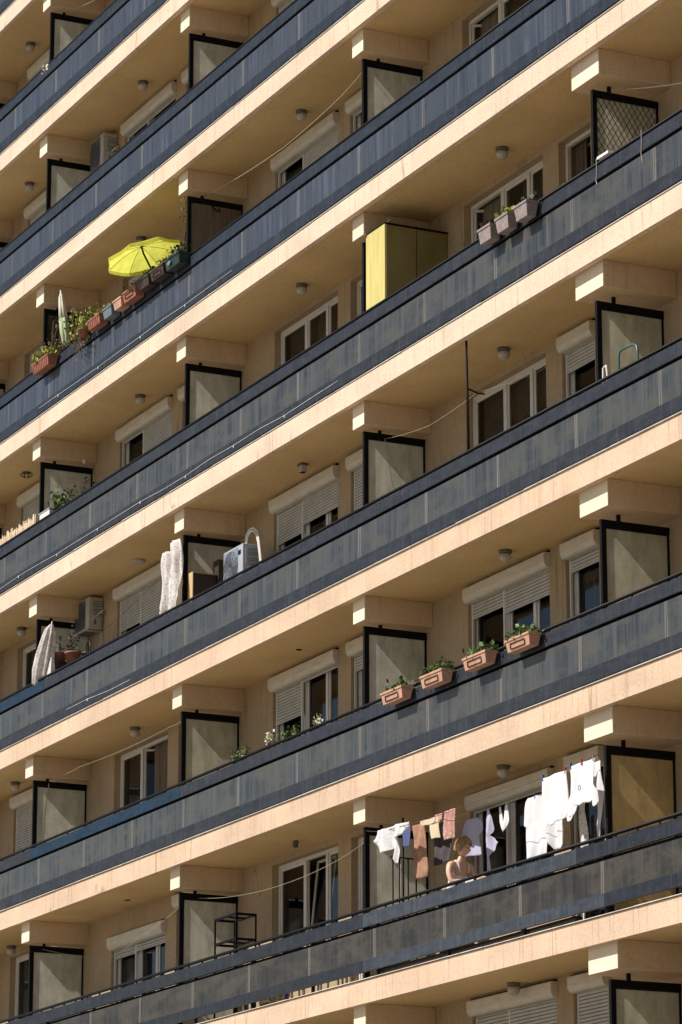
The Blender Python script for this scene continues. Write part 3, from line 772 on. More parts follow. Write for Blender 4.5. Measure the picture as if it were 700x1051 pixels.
planter(6.02, -.36, Z(0, -1.27), .52, 'dark brown flower box beneath the umbrella pole', 'brownpl', h=.155, leaf='leaf_y', n=40, lr=.12, grp=G0, seed=66)
o = planter(6.62, -.36, Z(0, -1.27), .55, 'black green flower box right of the umbrella pole with a pale stone in front', 'greenpl', h=.17, leaf='leaf_d', n=90, lr=.16, emboss=False, grp=G0, seed=67)
MB().sphere((6.80, -.372, Z(0, -1.36)), .06, 12, (1.2, .2, .7)).build('pale_patch', 'bluegrey', o)
# round pots
def pot(x, y, z, r, h, label, mat='terra', leaf='leaf', n=60, lr=.15, lsize=.05, up=.12, seed=3, nm='potted_plant', lsc=(1, 1, 1), stems=10, handle=False, cat='potted plant', rot=0):
    """z = rim height"""
    o = empty(nm, (x, y, z-h)); tag(o, label, cat)
    MB().lathe([(r*.72, 0), (r*.98, h*.82), (r*1.08, h*.84), (r*1.08, h), (r*.95, h), (r*.93, h*.9)], (x, y, z-h), 20).build('pot', mat, o)
    if n:
        f = MB(); f.stems((x, y, z-.02), (x, y, z+up), lr*.6, stems, .004, seed); f.leaves((x, y, z+up), lr, n, lsize, lsc, seed)
        f.build('foliage', leaf, o)
    if handle:
        MB().tube([(x-r*.9, y, z), (x-r*.8, y, z+.12), (x-r*.3, y, z+.2), (x+r*.3, y, z+.2), (x+r*.8, y, z+.12), (x+r*.9, y, z)], .010, 6).build('handle', mat, o)
    return o
pot(2.95, -.26, Z(0, -1.30), .10, .16, 'round reddish pot overflowing with a yellow green bush', 'terra', 'leaf_y', 260, .24, .06, .10, 71, lsc=(1.7, .8, .9), stems=24)
tr = MB(); tr.leaves((2.85, -.30, Z(0, -1.52)), .17, 120, .04, (1.3, .5, 1.1), 5); tr.stems((2.9, -.28, Z(0, -1.4)), (2.95, -.33, Z(0, -1.78)), .14, 16, .003, 6)
tag(tr.build('trailing_plant', 'dry'), 'dry trailing plant hanging down the glass below the round reddish pot', 'trailing plant')
pot(4.55, .12, Z(0, -1.02), .09, .14, 'small red pot with a dark round plant behind the row, left of the umbrella', 'terra', 'leaf_d', 140, .10, .035, .06, 72, stems=4)
pot(5.35, .10, Z(0, -1.05), .07, .12, 'small grey pot with dark twigs under the umbrella rim', 'bluegrey', 'leaf_d', 40, .12, .04, .08, 73)
for i, (x, n_, lab) in enumerate(((5.05, 50, 'dark creeper spilling over the bright framed terracotta box'), (5.75, 90, 'green creeper spilling between the two dark brown boxes'), (6.45, 90, 'dark bushy creeper at the umbrella pole'), (3.65, 40, 'yellowish creeper above the ribbed red brown box'))):
    f = MB(); f.leaves((x, -.22, Z(0, -1.24)), .17, n_, .05, (1.2, .6, .8), 300+i); f.stems((x, -.25, Z(0, -1.3)), (x, -.28, Z(0, -1.15)), .2, 14, .003, i)
    tag(f.build('creeper', ('leaf_d', 'leaf', 'leaf_d', 'leaf_y')[i]), lab, 'creeper')
# thin vine on the dark net screen
v = MB(); R = random.Random(9)
for k in range(34):
    b = Vector((R.uniform(.5, 2.2), -.12+R.uniform(-.06, .12), Z(0, -1.25))); t = b + Vector((R.uniform(-.5, .3), R.uniform(0, .4), R.uniform(.15, .85)))
    v.tube([b, (b+t)/2+Vector((R.uniform(-.1, .1), 0, R.uniform(-.08, .08))), t], [.005, .004, .002], 4)
    v.leaves(t, .10, 5, .035, (1, 1, 1), k)
tag(v.build('dried_vine', 'dry'), 'dried climbing vine over the dark net screen at the left end of the umbrella balcony', 'climbing plant')
v = MB(); R = random.Random(19)
for k in range(16):
    z = Z(0, -.1-.07*k); y = .10+.05*math.sin(k*1.3); v.leaves((6.38, y-.05, z), .05, 5, .035, (1, 1, 1), k+90)
v.tube([(6.38, .05+.03*math.sin(k), Z(0, -.05-.08*k)) for k in range(15)], .004, 4)
tag(v.build('climbing_stem', 'dry'), 'thin climbing stem up the bamboo screen post beside the lime umbrella', 'climbing plant')

# furled canvases
def furled(base, top, r, mat, label, lower=None, nm='furled_parasol', tip=.1, folds=7):
    b = Vector(base); t = Vector(top); ax = (t-b); ln = ax.length; ax.normalize()
    o = empty(nm, b); tag(o, label, 'furled parasol')
    MB().tube([b, t+ax*.05], .012, 6).build('pole', 'pvc', o)
    prof = [(r*.35, ln*.10), (r*.8, ln*.16), (r, ln*.34), (r*.95, ln*.55), (r*.72, ln*.78), (r*.55, ln*.92), (r*.15, ln*1.0)]
    if lower:
        MB().lathe(prof[:4], b, 36, ax, .16, folds).build('lower_canvas', lower, o)
        MB().lathe(prof[3:], b, 36, ax, .16, folds).build('upper_canvas', mat, o)
    else: MB().lathe(prof, b, 42, ax, .2, folds).build('canvas', mat, o)
    return o
furled((1.68, -.06, Z(0, -1.30)), (1.38, -.08, Z(0, -.15)), .075, 'canvas', 'furled off white and green canvas standing upright left of the lime umbrella', 'greenc')
furled((.66, -.05, Z(2, -1.50)), (1.16, -.03, Z(2, -.36)), .155, 'striped', 'furled striped white parasol leaning on the rail beside two clay pots')

# ------------------------------------------------------------------ lime umbrella
uc = Vector((5.42, -.22, Z(0, -.76)))
ax = (Vector((0, 0, 1)) + Vector((-.90, .42, 0))*(.05) + Vector((-.44, -.90, 0))*.30).normalized()
um = empty('umbrella', (5.32, -.02, Z(0, -2.18))); tag(um, 'open lime yellow umbrella tilted over the flower boxes', 'umbrella')
cm = MB(); vl = MB(); rb = MB(); R_ = .645; nseg = 8; u = ax.orthogonal().normalized(); w_ = ax.cross(u)
rows = 7; sub = 4; grid = []
for i in range(rows+1):
    t = i/rows; ring = []
    for k in range(nseg*sub):
        a = 2*PI*k/(nseg*sub); ph = (k % sub)/sub
        sag = 1-.085*math.sin(PI*ph)*t; r = R_*t*sag; h = .16*(1-t**1.8) - .018*math.sin(PI*ph)*t
        ring.append(uc + ax*h + (u*math.cos(a)+w_*math.sin(a))*r)
    grid.append(ring)
nn = nseg*sub
for i in range(rows):
    for k in range(nn):
        cm.face([grid[i][k], grid[i+1][k], grid[i+1][(k+1) % nn], grid[i][(k+1) % nn]], True)
cm.build('canopy', 'lime', um)
for k in range(nn):
    a_, b_ = grid[rows][k], grid[rows][(k+1) % nn]; vl.face([a_, a_-ax*.06, b_-ax*.06, b_])
vl.build('valance', 'lime', um)
for k in range(nseg):
    pts = [grid[i][k*sub]-ax*.012 for i in range(rows+1)]
    rb.tube(pts, .0035, 5)
rb.build('ribs', 'wire', um)
MB().tube([uc+ax*.22, uc+ax*.02, (5.50, -.04, Z(0, -1.15)), (5.50, -.03, Z(0, -2.18))], .016, 8).build('pole', 'black', um)

# ------------------------------------------------------------------ yellow cabinet
o = empty('balcony_cabinet', (13.25, .55, Z(1, -2.18))); tag(o, 'tall yellow painted balcony cabinet with a thin dark edge trim', 'cabinet')
MB().box(12.93, 13.52, .05, .09, Z(1, -2.17), Z(1, -.01)).build('front_panel', 'yellow', o, bevel=.006)
MB().box(12.94, 13.515, .091, D_-.01, Z(1, -2.17), Z(1, -.012)).build('cabinet_body', 'olive', o, bevel=.006)
MB().box(13.516, 13.519, .55, .556, Z(1, -2.17), Z(1, -.014)).build('board_seam', 'black', o)
MB().box(12.935, 13.54, .045, D_-.005, Z(1, -.008), Z(1, .006)).build('top_trim', 'black', o)
m = MB(); m.leaves((13.5, .10, Z(1, .03)), .05, 30, .03, (2, 1, .5), 3); m.stems((13.5, .1, Z(1, .0)), (13.55, .1, Z(1, .06)), .07, 9, .002)
tag(m.build('weed', 'dry'), 'tuft of dry weed on top of the yellow cabinet', 'weed')

# ------------------------------------------------------------------ things on the second railings
# L2 left
pot(1.00, .20, Z(2, -.80), .115, .17, 'clay pot with a spindly grey plant left of a larger clay pot', 'terra', 'leaf_d', 40, .16, .045, .13, 81, stems=14)
MB_b = MB().box(.86, 1.16, .08, .34, Z(2, -2.17), Z(2, -.972)); tag(MB_b.build('plant_stand', 'brownpl', bevel=.01), 'dark brown stand under the left clay pot', 'plant stand')
pot(1.28, .32, Z(2, -.83), .135, .22, 'clay pot with an upright leafy sprig right of a smaller clay pot', 'terra', 'leaf_d', 70, .17, .05, .22, 82, lsc=(.6, .6, 1.3), stems=12)
tag(MB().box(1.165, 1.45, .20, .46, Z(2, -2.17), Z(2, -1.052)).build('plant_stand', 'brownpl', bevel=.01), 'dark brown stand under the right clay pot', 'plant stand')
pot(1.46, .52, Z(2, -.86), .11, .16, 'wicker basket with a hooped handle beside the clay pots', 'brownpl', 'leaf_d', 0, nm='basket', handle=True, cat='basket')
tag(MB().box(1.35, 1.60, .47, .70, Z(2, -2.17), Z(2, -1.022)).build('plant_stand', 'woodd', bevel=.01), 'dark wood stand under the hooped basket', 'plant stand')
m = MB(); m.hexa([(1.0, -.06, Z(2, -1.3)), (1.2, -.05, Z(2, -1.3)), (1.2, .06, Z(2, -1.3)), (1.0, .06, Z(2, -1.3)), (1.12, -.02, Z(2, -.92)), (1.16, -.02, Z(2, -.92)), (1.16, .02, Z(2, -.92)), (1.12, .02, Z(2, -.92))])
tag(m.build('folded_cloth', 'striped'), 'folded white cloth peak standing right of the striped furled parasol', 'cloth')
# L2 middle: cabinets
o = empty('open_shelf', (6.62, .34, Z(2, -2.18))); tag(o, 'open wooden shelf with pine edges beside the white air conditioner', 'shelf')
m = MB(); m.box(6.52, 6.70, .14, .155, Z(2, -2.17), Z(2, -.68)); m.box(6.52, 6.535, .156, .55, Z(2, -2.17), Z(2, -.695)); m.box(6.52, 6.70, .156, .56, Z(2, -.694), Z(2, -.68)); m.build('pine_frame', 'wood', o)
m = MB(); m.box(6.536, 6.66, .157, .55, Z(2, -2.16), Z(2, -.697)); m.build('dark_interior', 'woodd', o)
tag(MB().box(6.52, 6.72, .565, .80, Z(2, -2.17), Z(2, -.44)).build('cupboard', 'woodd', bevel=.005), 'narrow dark brown cupboard between the pine shelf and the white air conditioner', 'cupboard')

# ------------------------------------------------------------------ cloth
def cloth(x, y, z, strips, mat, label, cat, amp=.02, freq=9., seed=0, ang=0., nm='laundry', yoff=None, grp=None, pegs=(), swing=0., parent=None):
    """strips: each a list of rows (v_down, u_left, u_right); u in metres along the line, v in metres down"""
    R = random.Random(seed); ph = [R.uniform(0, 6.28) for _ in range(6)]
    m = MB(); ca, sa = math.cos(ang), math.sin(ang)
    for rowsd in strips:
        NV, NU = 26, 16; vs = [rowsd[0][0] + (rowsd[-1][0]-rowsd[0][0])*i/NV for i in range(NV+1)]
        base = len(m.v)
        for v in vs:
            for (v0, a0, b0), (v1, a1, b1) in zip(rowsd, rowsd[1:]):
                if v <= v1+1e-9:
                    t = (v-v0)/max(v1-v0, 1e-6); a = a0+(a1-a0)*t; b = b0+(b1-b0)*t; break
            for k in range(NU+1):
                uu = a+(b-a)*k/NU
                dy = amp*1.7*(math.sin(freq*uu+ph[0]+v*1.2)*.6 + math.sin(freq*2.3*uu+ph[1]-v*2)*.35 + abs(math.sin(freq*1.4*uu+ph[5]+v*3))*.5) * min(1, .25+v*2.2) + amp*.22*math.sin(v*7+ph[2]+uu*3) + swing*v
                dx = .012*math.sin(v*11+ph[3]+uu*5); dz = .010*math.sin(uu*12+ph[4]) * (1 if v > .02 else .5)
                m.v.append(Vector((x+uu*ca-dy*sa+dx, y+uu*sa+dy*ca, z-v+dz)))
        for i in range(NV):
            for k in range(NU):
                q = base+i*(NU+1)+k; m.f.append([q, q+1, q+NU+2, q+NU+1]); m.sm.append(True)
    if parent is not None: return m.build(nm, mat, parent, solid=.004)
    o = m.build(nm, mat, solid=.004)
    tag(o, label, cat, grp)
    for k, u in enumerate(pegs):
        MB().box(x+u-.008, x+u+.008, y-.012, y+.012, z-.035, z+.04).build('clothes_peg', ('bluep', 'red', 'lilac')[k % 3], o)
    return o
CL = 'washing hung along the balcony above the lowest railing'
za = Z(4)
# the clothes lines
def line(pts, r, mat, label, nm='clothesline'):
    m = MB(); P = []
    for (a, b) in zip(pts, pts[1:]):
        a, b = Vector(a), Vector(b)
        for i in range(8):
            t = i/8; P.append(a.lerp(b, t)+Vector((0, 0, -.02*math.sin(PI*t)*(b-a).length*.5)))
    P.append(Vector(pts[-1])); m.tube(P, r, 5); return tag(m.build(nm, mat), label, 'cord')
line([(12.80, .10, za-.10), (13.70, -.10, za-.26), (16.5, -.11, za-.30), (19.2, .09, za-.16)], .004, 'wire', 'outer clothesline carrying the big white shirts')
line([(12.80, .42, za-.13), (15.6, .47, za-.18), (19.2, .46, za-.12)], .0026, 'rope', 'inner clothesline behind the woman')
S_T = lambda w, h, s: [[(0, w*.14, w*.86), (.03, .02, w-.02), (s, -.10, w+.10), (s+.10, -.14, w+.14), (s+.13, .03, w-.03), (h, 0, w)]]
cloth(18.05, -.11, za-.30, [[(0, .0, .62), (.1, .0, .62), (.50, -.01, .62), (.56, .06, .58), (.60, .16, .44)], [(.40, -.01, .03), (.50, -.08, .10), (.60, -.10, .06), (.64, -.06, .02)], [(.38, .60, .63), (.48, .54, .72), (.58, .58, .74), (.62, .60, .70)]], 'white', 'big plain white shirt pinned by its hem left of the printed one', 'shirt', .018, 8, 1, grp=CL, pegs=(.03, .58))
o = cloth(18.73, -.11, za-.27, [[(0, .0, .62), (.35, .02, .60), (.46, .0, .60), (.50, .14, .48)], [(.34, .02, .05), (.44, -.05, .14), (.56, -.06, .08), (.60, -.02, .04)], [(.32, .57, .61), (.42, .52, .68), (.54, .56, .70), (.58, .58, .64)]], 'white', 'big white shirt with a small round print, rightmost on the outer line', 'shirt', .020, 8, 2, grp=CL, pegs=(.03, .30, .58))
m = MB(); m.tube([(19.02+.025*math.cos(a*PI/6), -.142, za-.58+.03*math.sin(a*PI/6)) for a in range(13)], .004, 4); m.build('round_print', 'darkc', o)
cloth(18.50, .12, za-.25, [[(0, 0, .36), (.5, .0, .22), (.98, .02, .24)]], 'floral', 'white patterned trousers hanging behind the printed white shirt', 'trousers', .02, 14, 3, grp=CL)
cloth(18.70, .22, za-.20, [[(0, 0, .2), (.35, .02, .28), (.55, .06, .24), (.95, .10, .20)]], 'white', 'white sleeve shirt partly hidden behind the printed white shirt', 'shirt', .02, 12, 4, grp=CL)
cloth(16.62, .46, za-.27, S_T(.48, .78, .22), 'white', 'white tee shirt shaded across its shoulders, left of the big white shirts', 'shirt', .022, 10, 5, grp=CL, pegs=(.24,))
cloth(17.12, .47, za-.40, [[(0, .05, .40), (.2, 0, .46), (.5, .02, .42), (.62, .1, .30)]], 'white', 'white undershirt between the shaded tee shirt and the big white shirts', 'shirt', .025, 12, 6, grp=CL)
cloth(15.43, .50, za-.22, [[(0, .08, .14), (.12, .02, .20), (.28, .0, .24), (.34, .06, .16), (.46, .10, .30), (.56, .02, .20), (.60, .08, .14), (.80, .1, .18)]], 'lav', 'twisted white string of small garments hanging in front of the dark door', 'laundry', .03, 16, 7, grp=CL)
cloth(15.80, .50, za-.24, [[(0, .02, .07), (.2, .0, .10), (.34, .06, .16)], [(0, .2, .25), (.2, .16, .27), (.34, .1, .18)]], 'white', 'small white bra hanging from the inner line before the dark door', 'bra', .02, 16, 8, grp=CL)
cloth(14.42, .74, za-.18, S_T(.42, .50, .10), 'lav', 'lavender tee shirt hanging right behind the woman', 'shirt', .02, 12, 9, grp=CL)
cloth(15.30, -.02, za-.26, [[(0, .02, .30), (.1, .0, .28), (.3, .02, .24), (.37, .04, .18)]], 'pink', 'red and pink top just above the woman', 'laundry', .03, 16, 10, grp=CL)
cloth(15.08, -.04, za-.27, [[(0, 0, .24), (.08, .0, .22), (.12, .02, .14)]], 'pink', 'short bright pink rag left of the red and pink top', 'laundry', .02, 16, 21, grp=CL)
cloth(13.72, .64, za-.13, [[(0, .0, .52), (.2, .0, .54), (.45, .02, .52), (.55, .05, .40)]], 'darkc', 'dark grey shirt in shade left of the woman', 'shirt', .02, 12, 11, grp=CL)
cloth(14.90, -.03, za-.31, [[(0, .0, .26), (.14, .03, .28), (.26, .08, .30)]], 'yelc', 'pale yellow cloth hanging left above the woman', 'laundry', .015, 12, 12, grp=CL)
cloth(14.66, -.04, za-.285, [[(0, .0, .42), (.04, .0, .42), (.07, .02, .40)]], 'yelc', 'narrow rolled yellow cloth lying along the line', 'laundry', .01, 12, 22, grp=CL)
cloth(13.97, .20, za-.22, [[(0, .0, .33), (.3, .03, .36), (.6, .04, .38), (.72, .06, .36)]], 'rust', 'long rust red towel hanging to the rail', 'towel', .02, 13, 13, grp=CL)
cloth(13.62, .22, za-.20, [[(0, .0, .26), (.12, .02, .26), (.25, .02, .25)]], 'bluec', 'small blue cloth between the white scarf and the rust towel', 'laundry', .012, 12, 14, grp=CL)
cloth(13.42, -.11, za-.24, [[(0, .15, 1.0), (.05, .05, .98), (.12, .0, .85), (.22, .05, .62), (.30, .12, .36)], [(.2, .45, .66), (.32, .48, .62), (.45, .54, .62), (.50, .56, .60)]], 'white', 'crumpled white scarf bunched at the left end of the line', 'scarf', .055, 15, 15, grp=CL)
# L2 white floral cloth
cloth(5.86, -.01, Z(2, -.12), [[(0, .30, .66), (.04, .26, .68), (.5, .24, .68), (.9, .26, .70), (1.18, .30, .66)], [(.10, .02, .30), (.16, .0, .32), (.6, -.02, .34), (1.1, .02, .30), (1.16, .06, .26)]], 'floral', 'white floral cloth hanging thickly from the line beside the pine shelf', 'cloth', .05, 19, 16, nm='hanging_cloth')
# glove on the topmost left rail
m = MB(); m.sphere((.70, -.16, Z(-2, -1.33)), .06, 10, (.8, .5, .8)); m.leaves((.68, -.17, Z(-2, -1.36)), .07, 30, .05, (1, .5, 1.2), 5)
tag(m.build('rag', 'canvas'), 'crumpled white rag caught on the topmost left railing', 'rag')

# drying stand beside the laundry
o = empty('drying_stand', (13.45, .25, Z(4, -2.18))); tag(o, 'black metal drying stand behind the rail left of the rust towel', 'drying stand')
m = MB(); m.tube([(13.50, .30, za-.02), (13.50, .30, za-2.17)], .014, 6); m.build('post', 'black', o)
m = MB()
for y, zt in ((.17, -.55), (.27, -.56), (.40, -.55), (.52, -.57)): m.tube([(13.45, y, za+zt), (13.45, y, za-2.17)], .011, 6)
m.tube([(13.45, .14, za-.55), (13.45, .56, za-.56)], .012, 6)
m.build('side_bars', 'black', o)
m = MB(); m.tube([(13.42, .30, za-.64), (13.42, .30, za-2.17)], .010, 6); m.build('pale_bar', 'acw', o)
# metal rack on level 4, B bay
o = empty('metal_rack', (7.7, .46, Z(4, -2.18))); tag(o, 'empty black metal shelf rack beside the frosted screen on the lower balcony', 'rack')
x0, x1, y0, y1 = 7.28, 8.06, .30, .64; t = .022
for xx in (x0, x1-t):
    for yy in (y0, y1-t): MB().box(xx, xx+t, yy, yy+t, za-2.18, za-.55).build('rack_leg', 'black', o)
for zz in (-.55, -.92, -1.4):
    m = MB(); a = za+zz
    m.box(x0+t, x1-t, y0, y0+t, a-.035, a); m.box(x0+t, x1-t, y1-t, y1, a-.035, a); m.box(x0, x0+t, y0+t, y1-t, a-.035, a); m.box(x1-t, x1, y0+t, y1-t, a-.035, a)
    m.box((x0+x1)/2-.012, (x0+x1)/2+.012, y0+t, y1-t, a-.03, a-.005)
    m.build('rack_shelf', 'black', o)
# chair on level 2 D
o = empty('folding_chair', (19.7, .3, Z(2, -2.18))); tag(o, 'teal tubed chair with its round back above the rail beside the right hand screen', 'chair')
zz = Z(2)
m = MB(); m.tube([(19.55, .22, zz-2.17), (19.55, .22, zz-.90), (19.57, .22, zz-.83), (19.62, .23, zz-.80), (19.86, .25, zz-.80), (19.93, .25, zz-.84), (19.95, .25, zz-.92), (19.95, .25, zz-2.17)], .015, 8); m.build('back_frame', 'tealm', o)
MB().box(19.57, 19.93, -.02, .24, zz-1.78, zz-1.74).build('seat', 'tealm', o, bevel=.01)
MB().box(19.57, 19.93, .225, .240, zz-1.5, zz-1.1).build('backrest', 'canvas', o)
for xx in (19.58, 19.92): MB().tube([(xx, 0, zz-2.17), (xx, 0, zz-1.76)], .013, 6).build('leg', 'tealm', o)
o = line([(19.33, .12, zz-1.30), (19.34, .12, zz-.98), (19.40, .13, zz-.96), (19.42, .13, zz-1.08), (19.42, .13, zz-1.3)], .014, 'pvc', 'small white bent tube left of the teal chair back', 'bent_tube')

# poles and cords
o = empty('clothes_pole', (16.10, -.03, Z(2, -1.35))); tag(o, 'tall thin black pole rising from the rail to the ceiling before the triple window', 'pole')
MB().tube([(16.10, -.03, Z(2, -1.38)), (16.08, -.04, Z(2, .30))], .016, 8).build('post', 'black', o)
MB().tube([(16.09, -.03, Z(2, -.36)), (16.09, .12, Z(2, -.40)), (16.09, .22, Z(2, -.40))], .012, 6).build('arm', 'black', o)
line([(6.46, .36, Z(0, -.02)), (9.59, .30, Z(0, -.28)), (11.83, .20, Z(0, -.26)), (12.76, .12, Z(0, -.2))], .005, 'rope', 'long pale green cord sagging across the top balcony from screen to screen')
line([(12.78, .40, Z(2, -.12)), (14.53, .20, Z(2, -.42)), (16.08, .10, Z(2, -.40)), (16.62, .70, Z(2, -.20)), (18.9, .95, Z(2, .15))], .0026, 'rope', 'thin cord strung past the black pole')
line([(12.80, .40, Z(2, -.12)), (12.82, .46, Z(2, -.4)), (12.80, .50, Z(2, -.7)), (12.81, .62, Z(2, -1.0))], .005, 'rope', 'frayed loose cord dangling over the frosted screen below the yellow cabinet', 'loose_cord')
line([(19.20, .55, Z(1, .02)), (20.7, .60, Z(1, -.42)), (23.0, .60, Z(1, -1.05))], .006, 'pvc', 'taut white cord leaving the photo at the upper right', 'cord')
line([(.18, .36, Z(3, -.03)), (1.99, .20, Z(3, -.12)), (5.92, .12, Z(3, -.19)), (6.45, .12, Z(3, -.18))], .0026, 'rope', 'thin cord on the balcony with the fresh blue band, screen to screen')
line([(.19, .36, Z(3, -.08)), (.20, .30, Z(3, -.5)), (.20, .27, Z(3, -1.2))], .010, 'rope', 'twisted loose cord hanging down the frosted screen above the blue band', 'loose_cord')
line([(.20, .30, Z(4, -.10)), (.77, .80, Z(4, -.27)), (1.93, .80, Z(4, -.44)), (4.23, .40, Z(4, -.40)), (6.45, .10, Z(4, -.26))], .0032, 'rope', 'knotted cord on the lowest left balcony')
line([(6.50, .36, Z(4, -.12)), (8.05, .35, Z(4, -.30)), (10.23, .20, Z(4, -.41)), (12.01, .10, Z(4, -.36)), (12.76, .10, Z(4, -.24))], .0026, 'rope', 'thin cord above the black rack')
line([(.30, .45, Z(-2, .02)), (.69, .40, Z(-2, -.10)), (2.58, .20, Z(-2, -.58)), (3.2, .2, Z(-2, -.7))], .0032, 'rope', 'short pale cord by the topmost left screen')
line([(1.0, .95, Z(2, -.34)), (3.2, .6, Z(2, -.38)), (6.4, .15, Z(2, -.25))], .003, 'wire', 'thin dark cord from the mounted air conditioner across the shutters')
for i, (lv, a, b, lab) in enumerate(((0, .7, 9.0, 'white cable along the lower band under the umbrella balcony'), (1, -1, 12.9, 'white cable along the lower band one floor below the umbrella'), (2, 2.3, 5.2, 'short white cable along the lower band under the potted plants'))):
    R = random.Random(i); pts = []; x = a
    while x < b: pts.append((x, -.176, Z(lv, -2.07+R.uniform(-.02, .02)))); x += .9
    m = MB(); m.tube(pts, .0032, 5)
    for q in pts[1:-1:2]: m.box(q[0]-.008, q[0]+.008, -.176, -.169, q[2]-.03, q[2]+.012)
    tag(m.build('cable', 'drip'), lab, 'cable')

# reed edging and things at level 1 left
R = random.Random(3); m = MB(); x = -3.6
while x < .32:
    h = R.uniform(.12, .22); m.tube([(x, -.04, Z(1, -2.17)), (x+.01, -.04, Z(1, -1.28)), (x+.015+R.uniform(-.01, .02), -.04, Z(1, -1.22+h))], .012, 5); x += R.uniform(.028, .05)
tag(m.build('reed_screen', 'reed'), 'ragged reed edging standing behind the rail at the left edge', 'reed screen')
o = empty('storage_box', (.85, .02, Z(1, -1.3))); tag(o, 'white plastic box just behind the rail by the potted seedlings', 'box')
MB().box(.52, .98, -.05, .12, Z(1, -2.17), Z(1, -1.10)).build('box_body', 'pvc', o, bevel=.01)
MB().box(.50, 1.0, -.06, .13, Z(1, -1.099), Z(1, -1.08)).build('lid', 'acn', o)
pot(1.12, .08, Z(1, -1.08), .08, .12, 'grey trough of strap leaved plant right of the white plastic box', 'soil', 'leaf', 60, .16, .09, .10, 91, stems=12)
pot(.75, .35, Z(1, -.95), .08, .14, 'small dark pot of blue green leaves against the lowered frosted screen', 'brownpl', 'leaf_d', 60, .13, .06, .14, 92, lsc=(1, 1, 1.6))
pot(.62, .75, Z(1, -.80), .09, .14, 'dark pot with round leaves near the wall behind the frosted screen edge', 'brownpl', 'leaf_d', 50, .16, .055, .22, 93, lsc=(.8, .8, 1.5))
tag(MB().box(.50, .95, .25, .9, Z(1, -2.17), Z(1, -1.10)).build('plant_bench', 'woodd', bevel=.01), 'dark bench carrying the two dark pots of seedlings', 'bench')
m = MB(); m.lathe([(.01, 0), (.03, .01), (.032, .05), (.012, .09)], (.40, .80, Z(1, -.05)), 10, (.3, 0, 1)); tag(m.build('bulb', 'pvc'), 'small white bulb under the beam at the left', 'bulb')
# small plants on the L3 rail
for i, (x, z, hh, lab, lf) in enumerate(((8.78, -1.23, .10, 'tiny green seedlings in pale pots at the left of the centre lower rail', 'leaf'), (9.10, -1.22, .10, 'low green tuft in a pale pot right of the tiny seedlings', 'leaf'), (9.98, -1.18, .16, 'white variegated sprig standing alone above the rail', 'cactus'),
        (10.50, -1.24, .12, 'pale pink pot of grass under the left roller shutter', 'leaf'), (10.85, -1.22, .14, 'bright green tuft in a white pot before the double shutters', 'leaf'), (11.60, -1.24, .14, 'spiky pale sprig in a pink pot before the open dark window', 'cactus'))):
    pot(x, -.06, Z(3, z), .035, .10, lab, 'terra2' if i % 2 else 'lilac', lf, 46, .075, .045, hh*.45, 100+i, stems=6, lsc=(1.2, .8, 1))
# things on the L1 right rail
m = MB(); m.box(19.75, 20.02, -.15, -.06, Z(1, -1.235), Z(1, -1.20)); tag(m.build('tray', 'drip', bevel=.004), 'narrow white tray lying on the rail before the lattice screen', 'tray')
for i, (x, lab) in enumerate(((19.78, 'white drip stain cord hanging from the rail under the tray'), (20.86, 'frayed pale cord hanging over the upper right glass'))):
    line([(x, -.175, Z(1, -1.24)), (x+.01, -.178, Z(1, -1.40)), (x-.01, -.178, Z(1, -1.52)), (x+.015, -.178, Z(1, -1.58-.08*i))], .0045, 'lampg', lab, 'loose_cord')
m = MB(); R = random.Random(4)
for k in range(26): m.sphere((R.uniform(18.4, 19.6), R.uniform(-.09, -.02), Z(1, -1.26+R.uniform(-.01, .03))), R.uniform(.012, .03), 6)
o = empty('plant_trough', (19, 0, Z(1, -1.5))); tag(o, 'low trough with yellow green sprouts peeping over the rail left of the lattice screen', 'trough')
MB().box(18.35, 19.6, -.10, .05, Z(1, -1.45), Z(1, -1.255)).build('trough', 'terra2', o)
f = MB()
for k in range(8): f.leaves((18.45+k*.15, -.03, Z(1, -1.235)), .04, 10, .035, (1.2, .6, .6), k+7)
f.build('foliage', 'leaf_y', o)
tag(MB().tube([(13.5, .0, Z(4, -2.11)), (16.2, .02, Z(4, -2.115)), (18.7, .0, Z(4, -2.11))], .055, 10).build('dark_gap_filler', 'woodd'), 'long dark roll added to darken the gap under the lowest band beneath the laundry', 'dark gap filler')  # added dark roll that keeps the sunlit gap under the band dark
# clutter visible under the lowest band
R = random.Random(12)
items = [('bottle', 'greenb', 9.0, 'dark green bottle lying under the lowest band'), ('storage_crate', 'wood', 9.55, 'low pine crate seen under the lowest band'), ('bottle', 'bluep', 10.35, 'blue bottle standing under the lowest band'), ('storage_crate', 'brownpl', 13.3, 'brown crate seen under the lowest band below the laundry'), ('storage_crate', 'woodd', 15.1, 'dark crate under the band right below the woman')]
for nm, mt, x, lab in items:
    if nm == 'bottle':
        o = MB().lathe([(.035, 0), (.04, .01), (.04, .16), (.014, .21), (.014, .25)], (x, .05, Z(4, -2.18)), 12).build('bottle', mt); tag(o, lab, 'bottle')
    else:
        m = MB()
        for k in range(3): m.box(x, x+.4, .0, .3, Z(4, -2.17+k*.08), Z(4, -2.12+k*.08))
        for q in (x+.001, x+.36): m.box(q, q+.038, .005, .29, Z(4, -2.169), Z(4, -1.95))
        tag(m.build('crate', mt), lab, 'crate')
m = MB(); x = 9.9
o = empty('slat_fence', (11.3, .02, Z(4, -2.18))); tag(o, 'row of short pale wooden slats showing under the lowest band', 'slat fence')
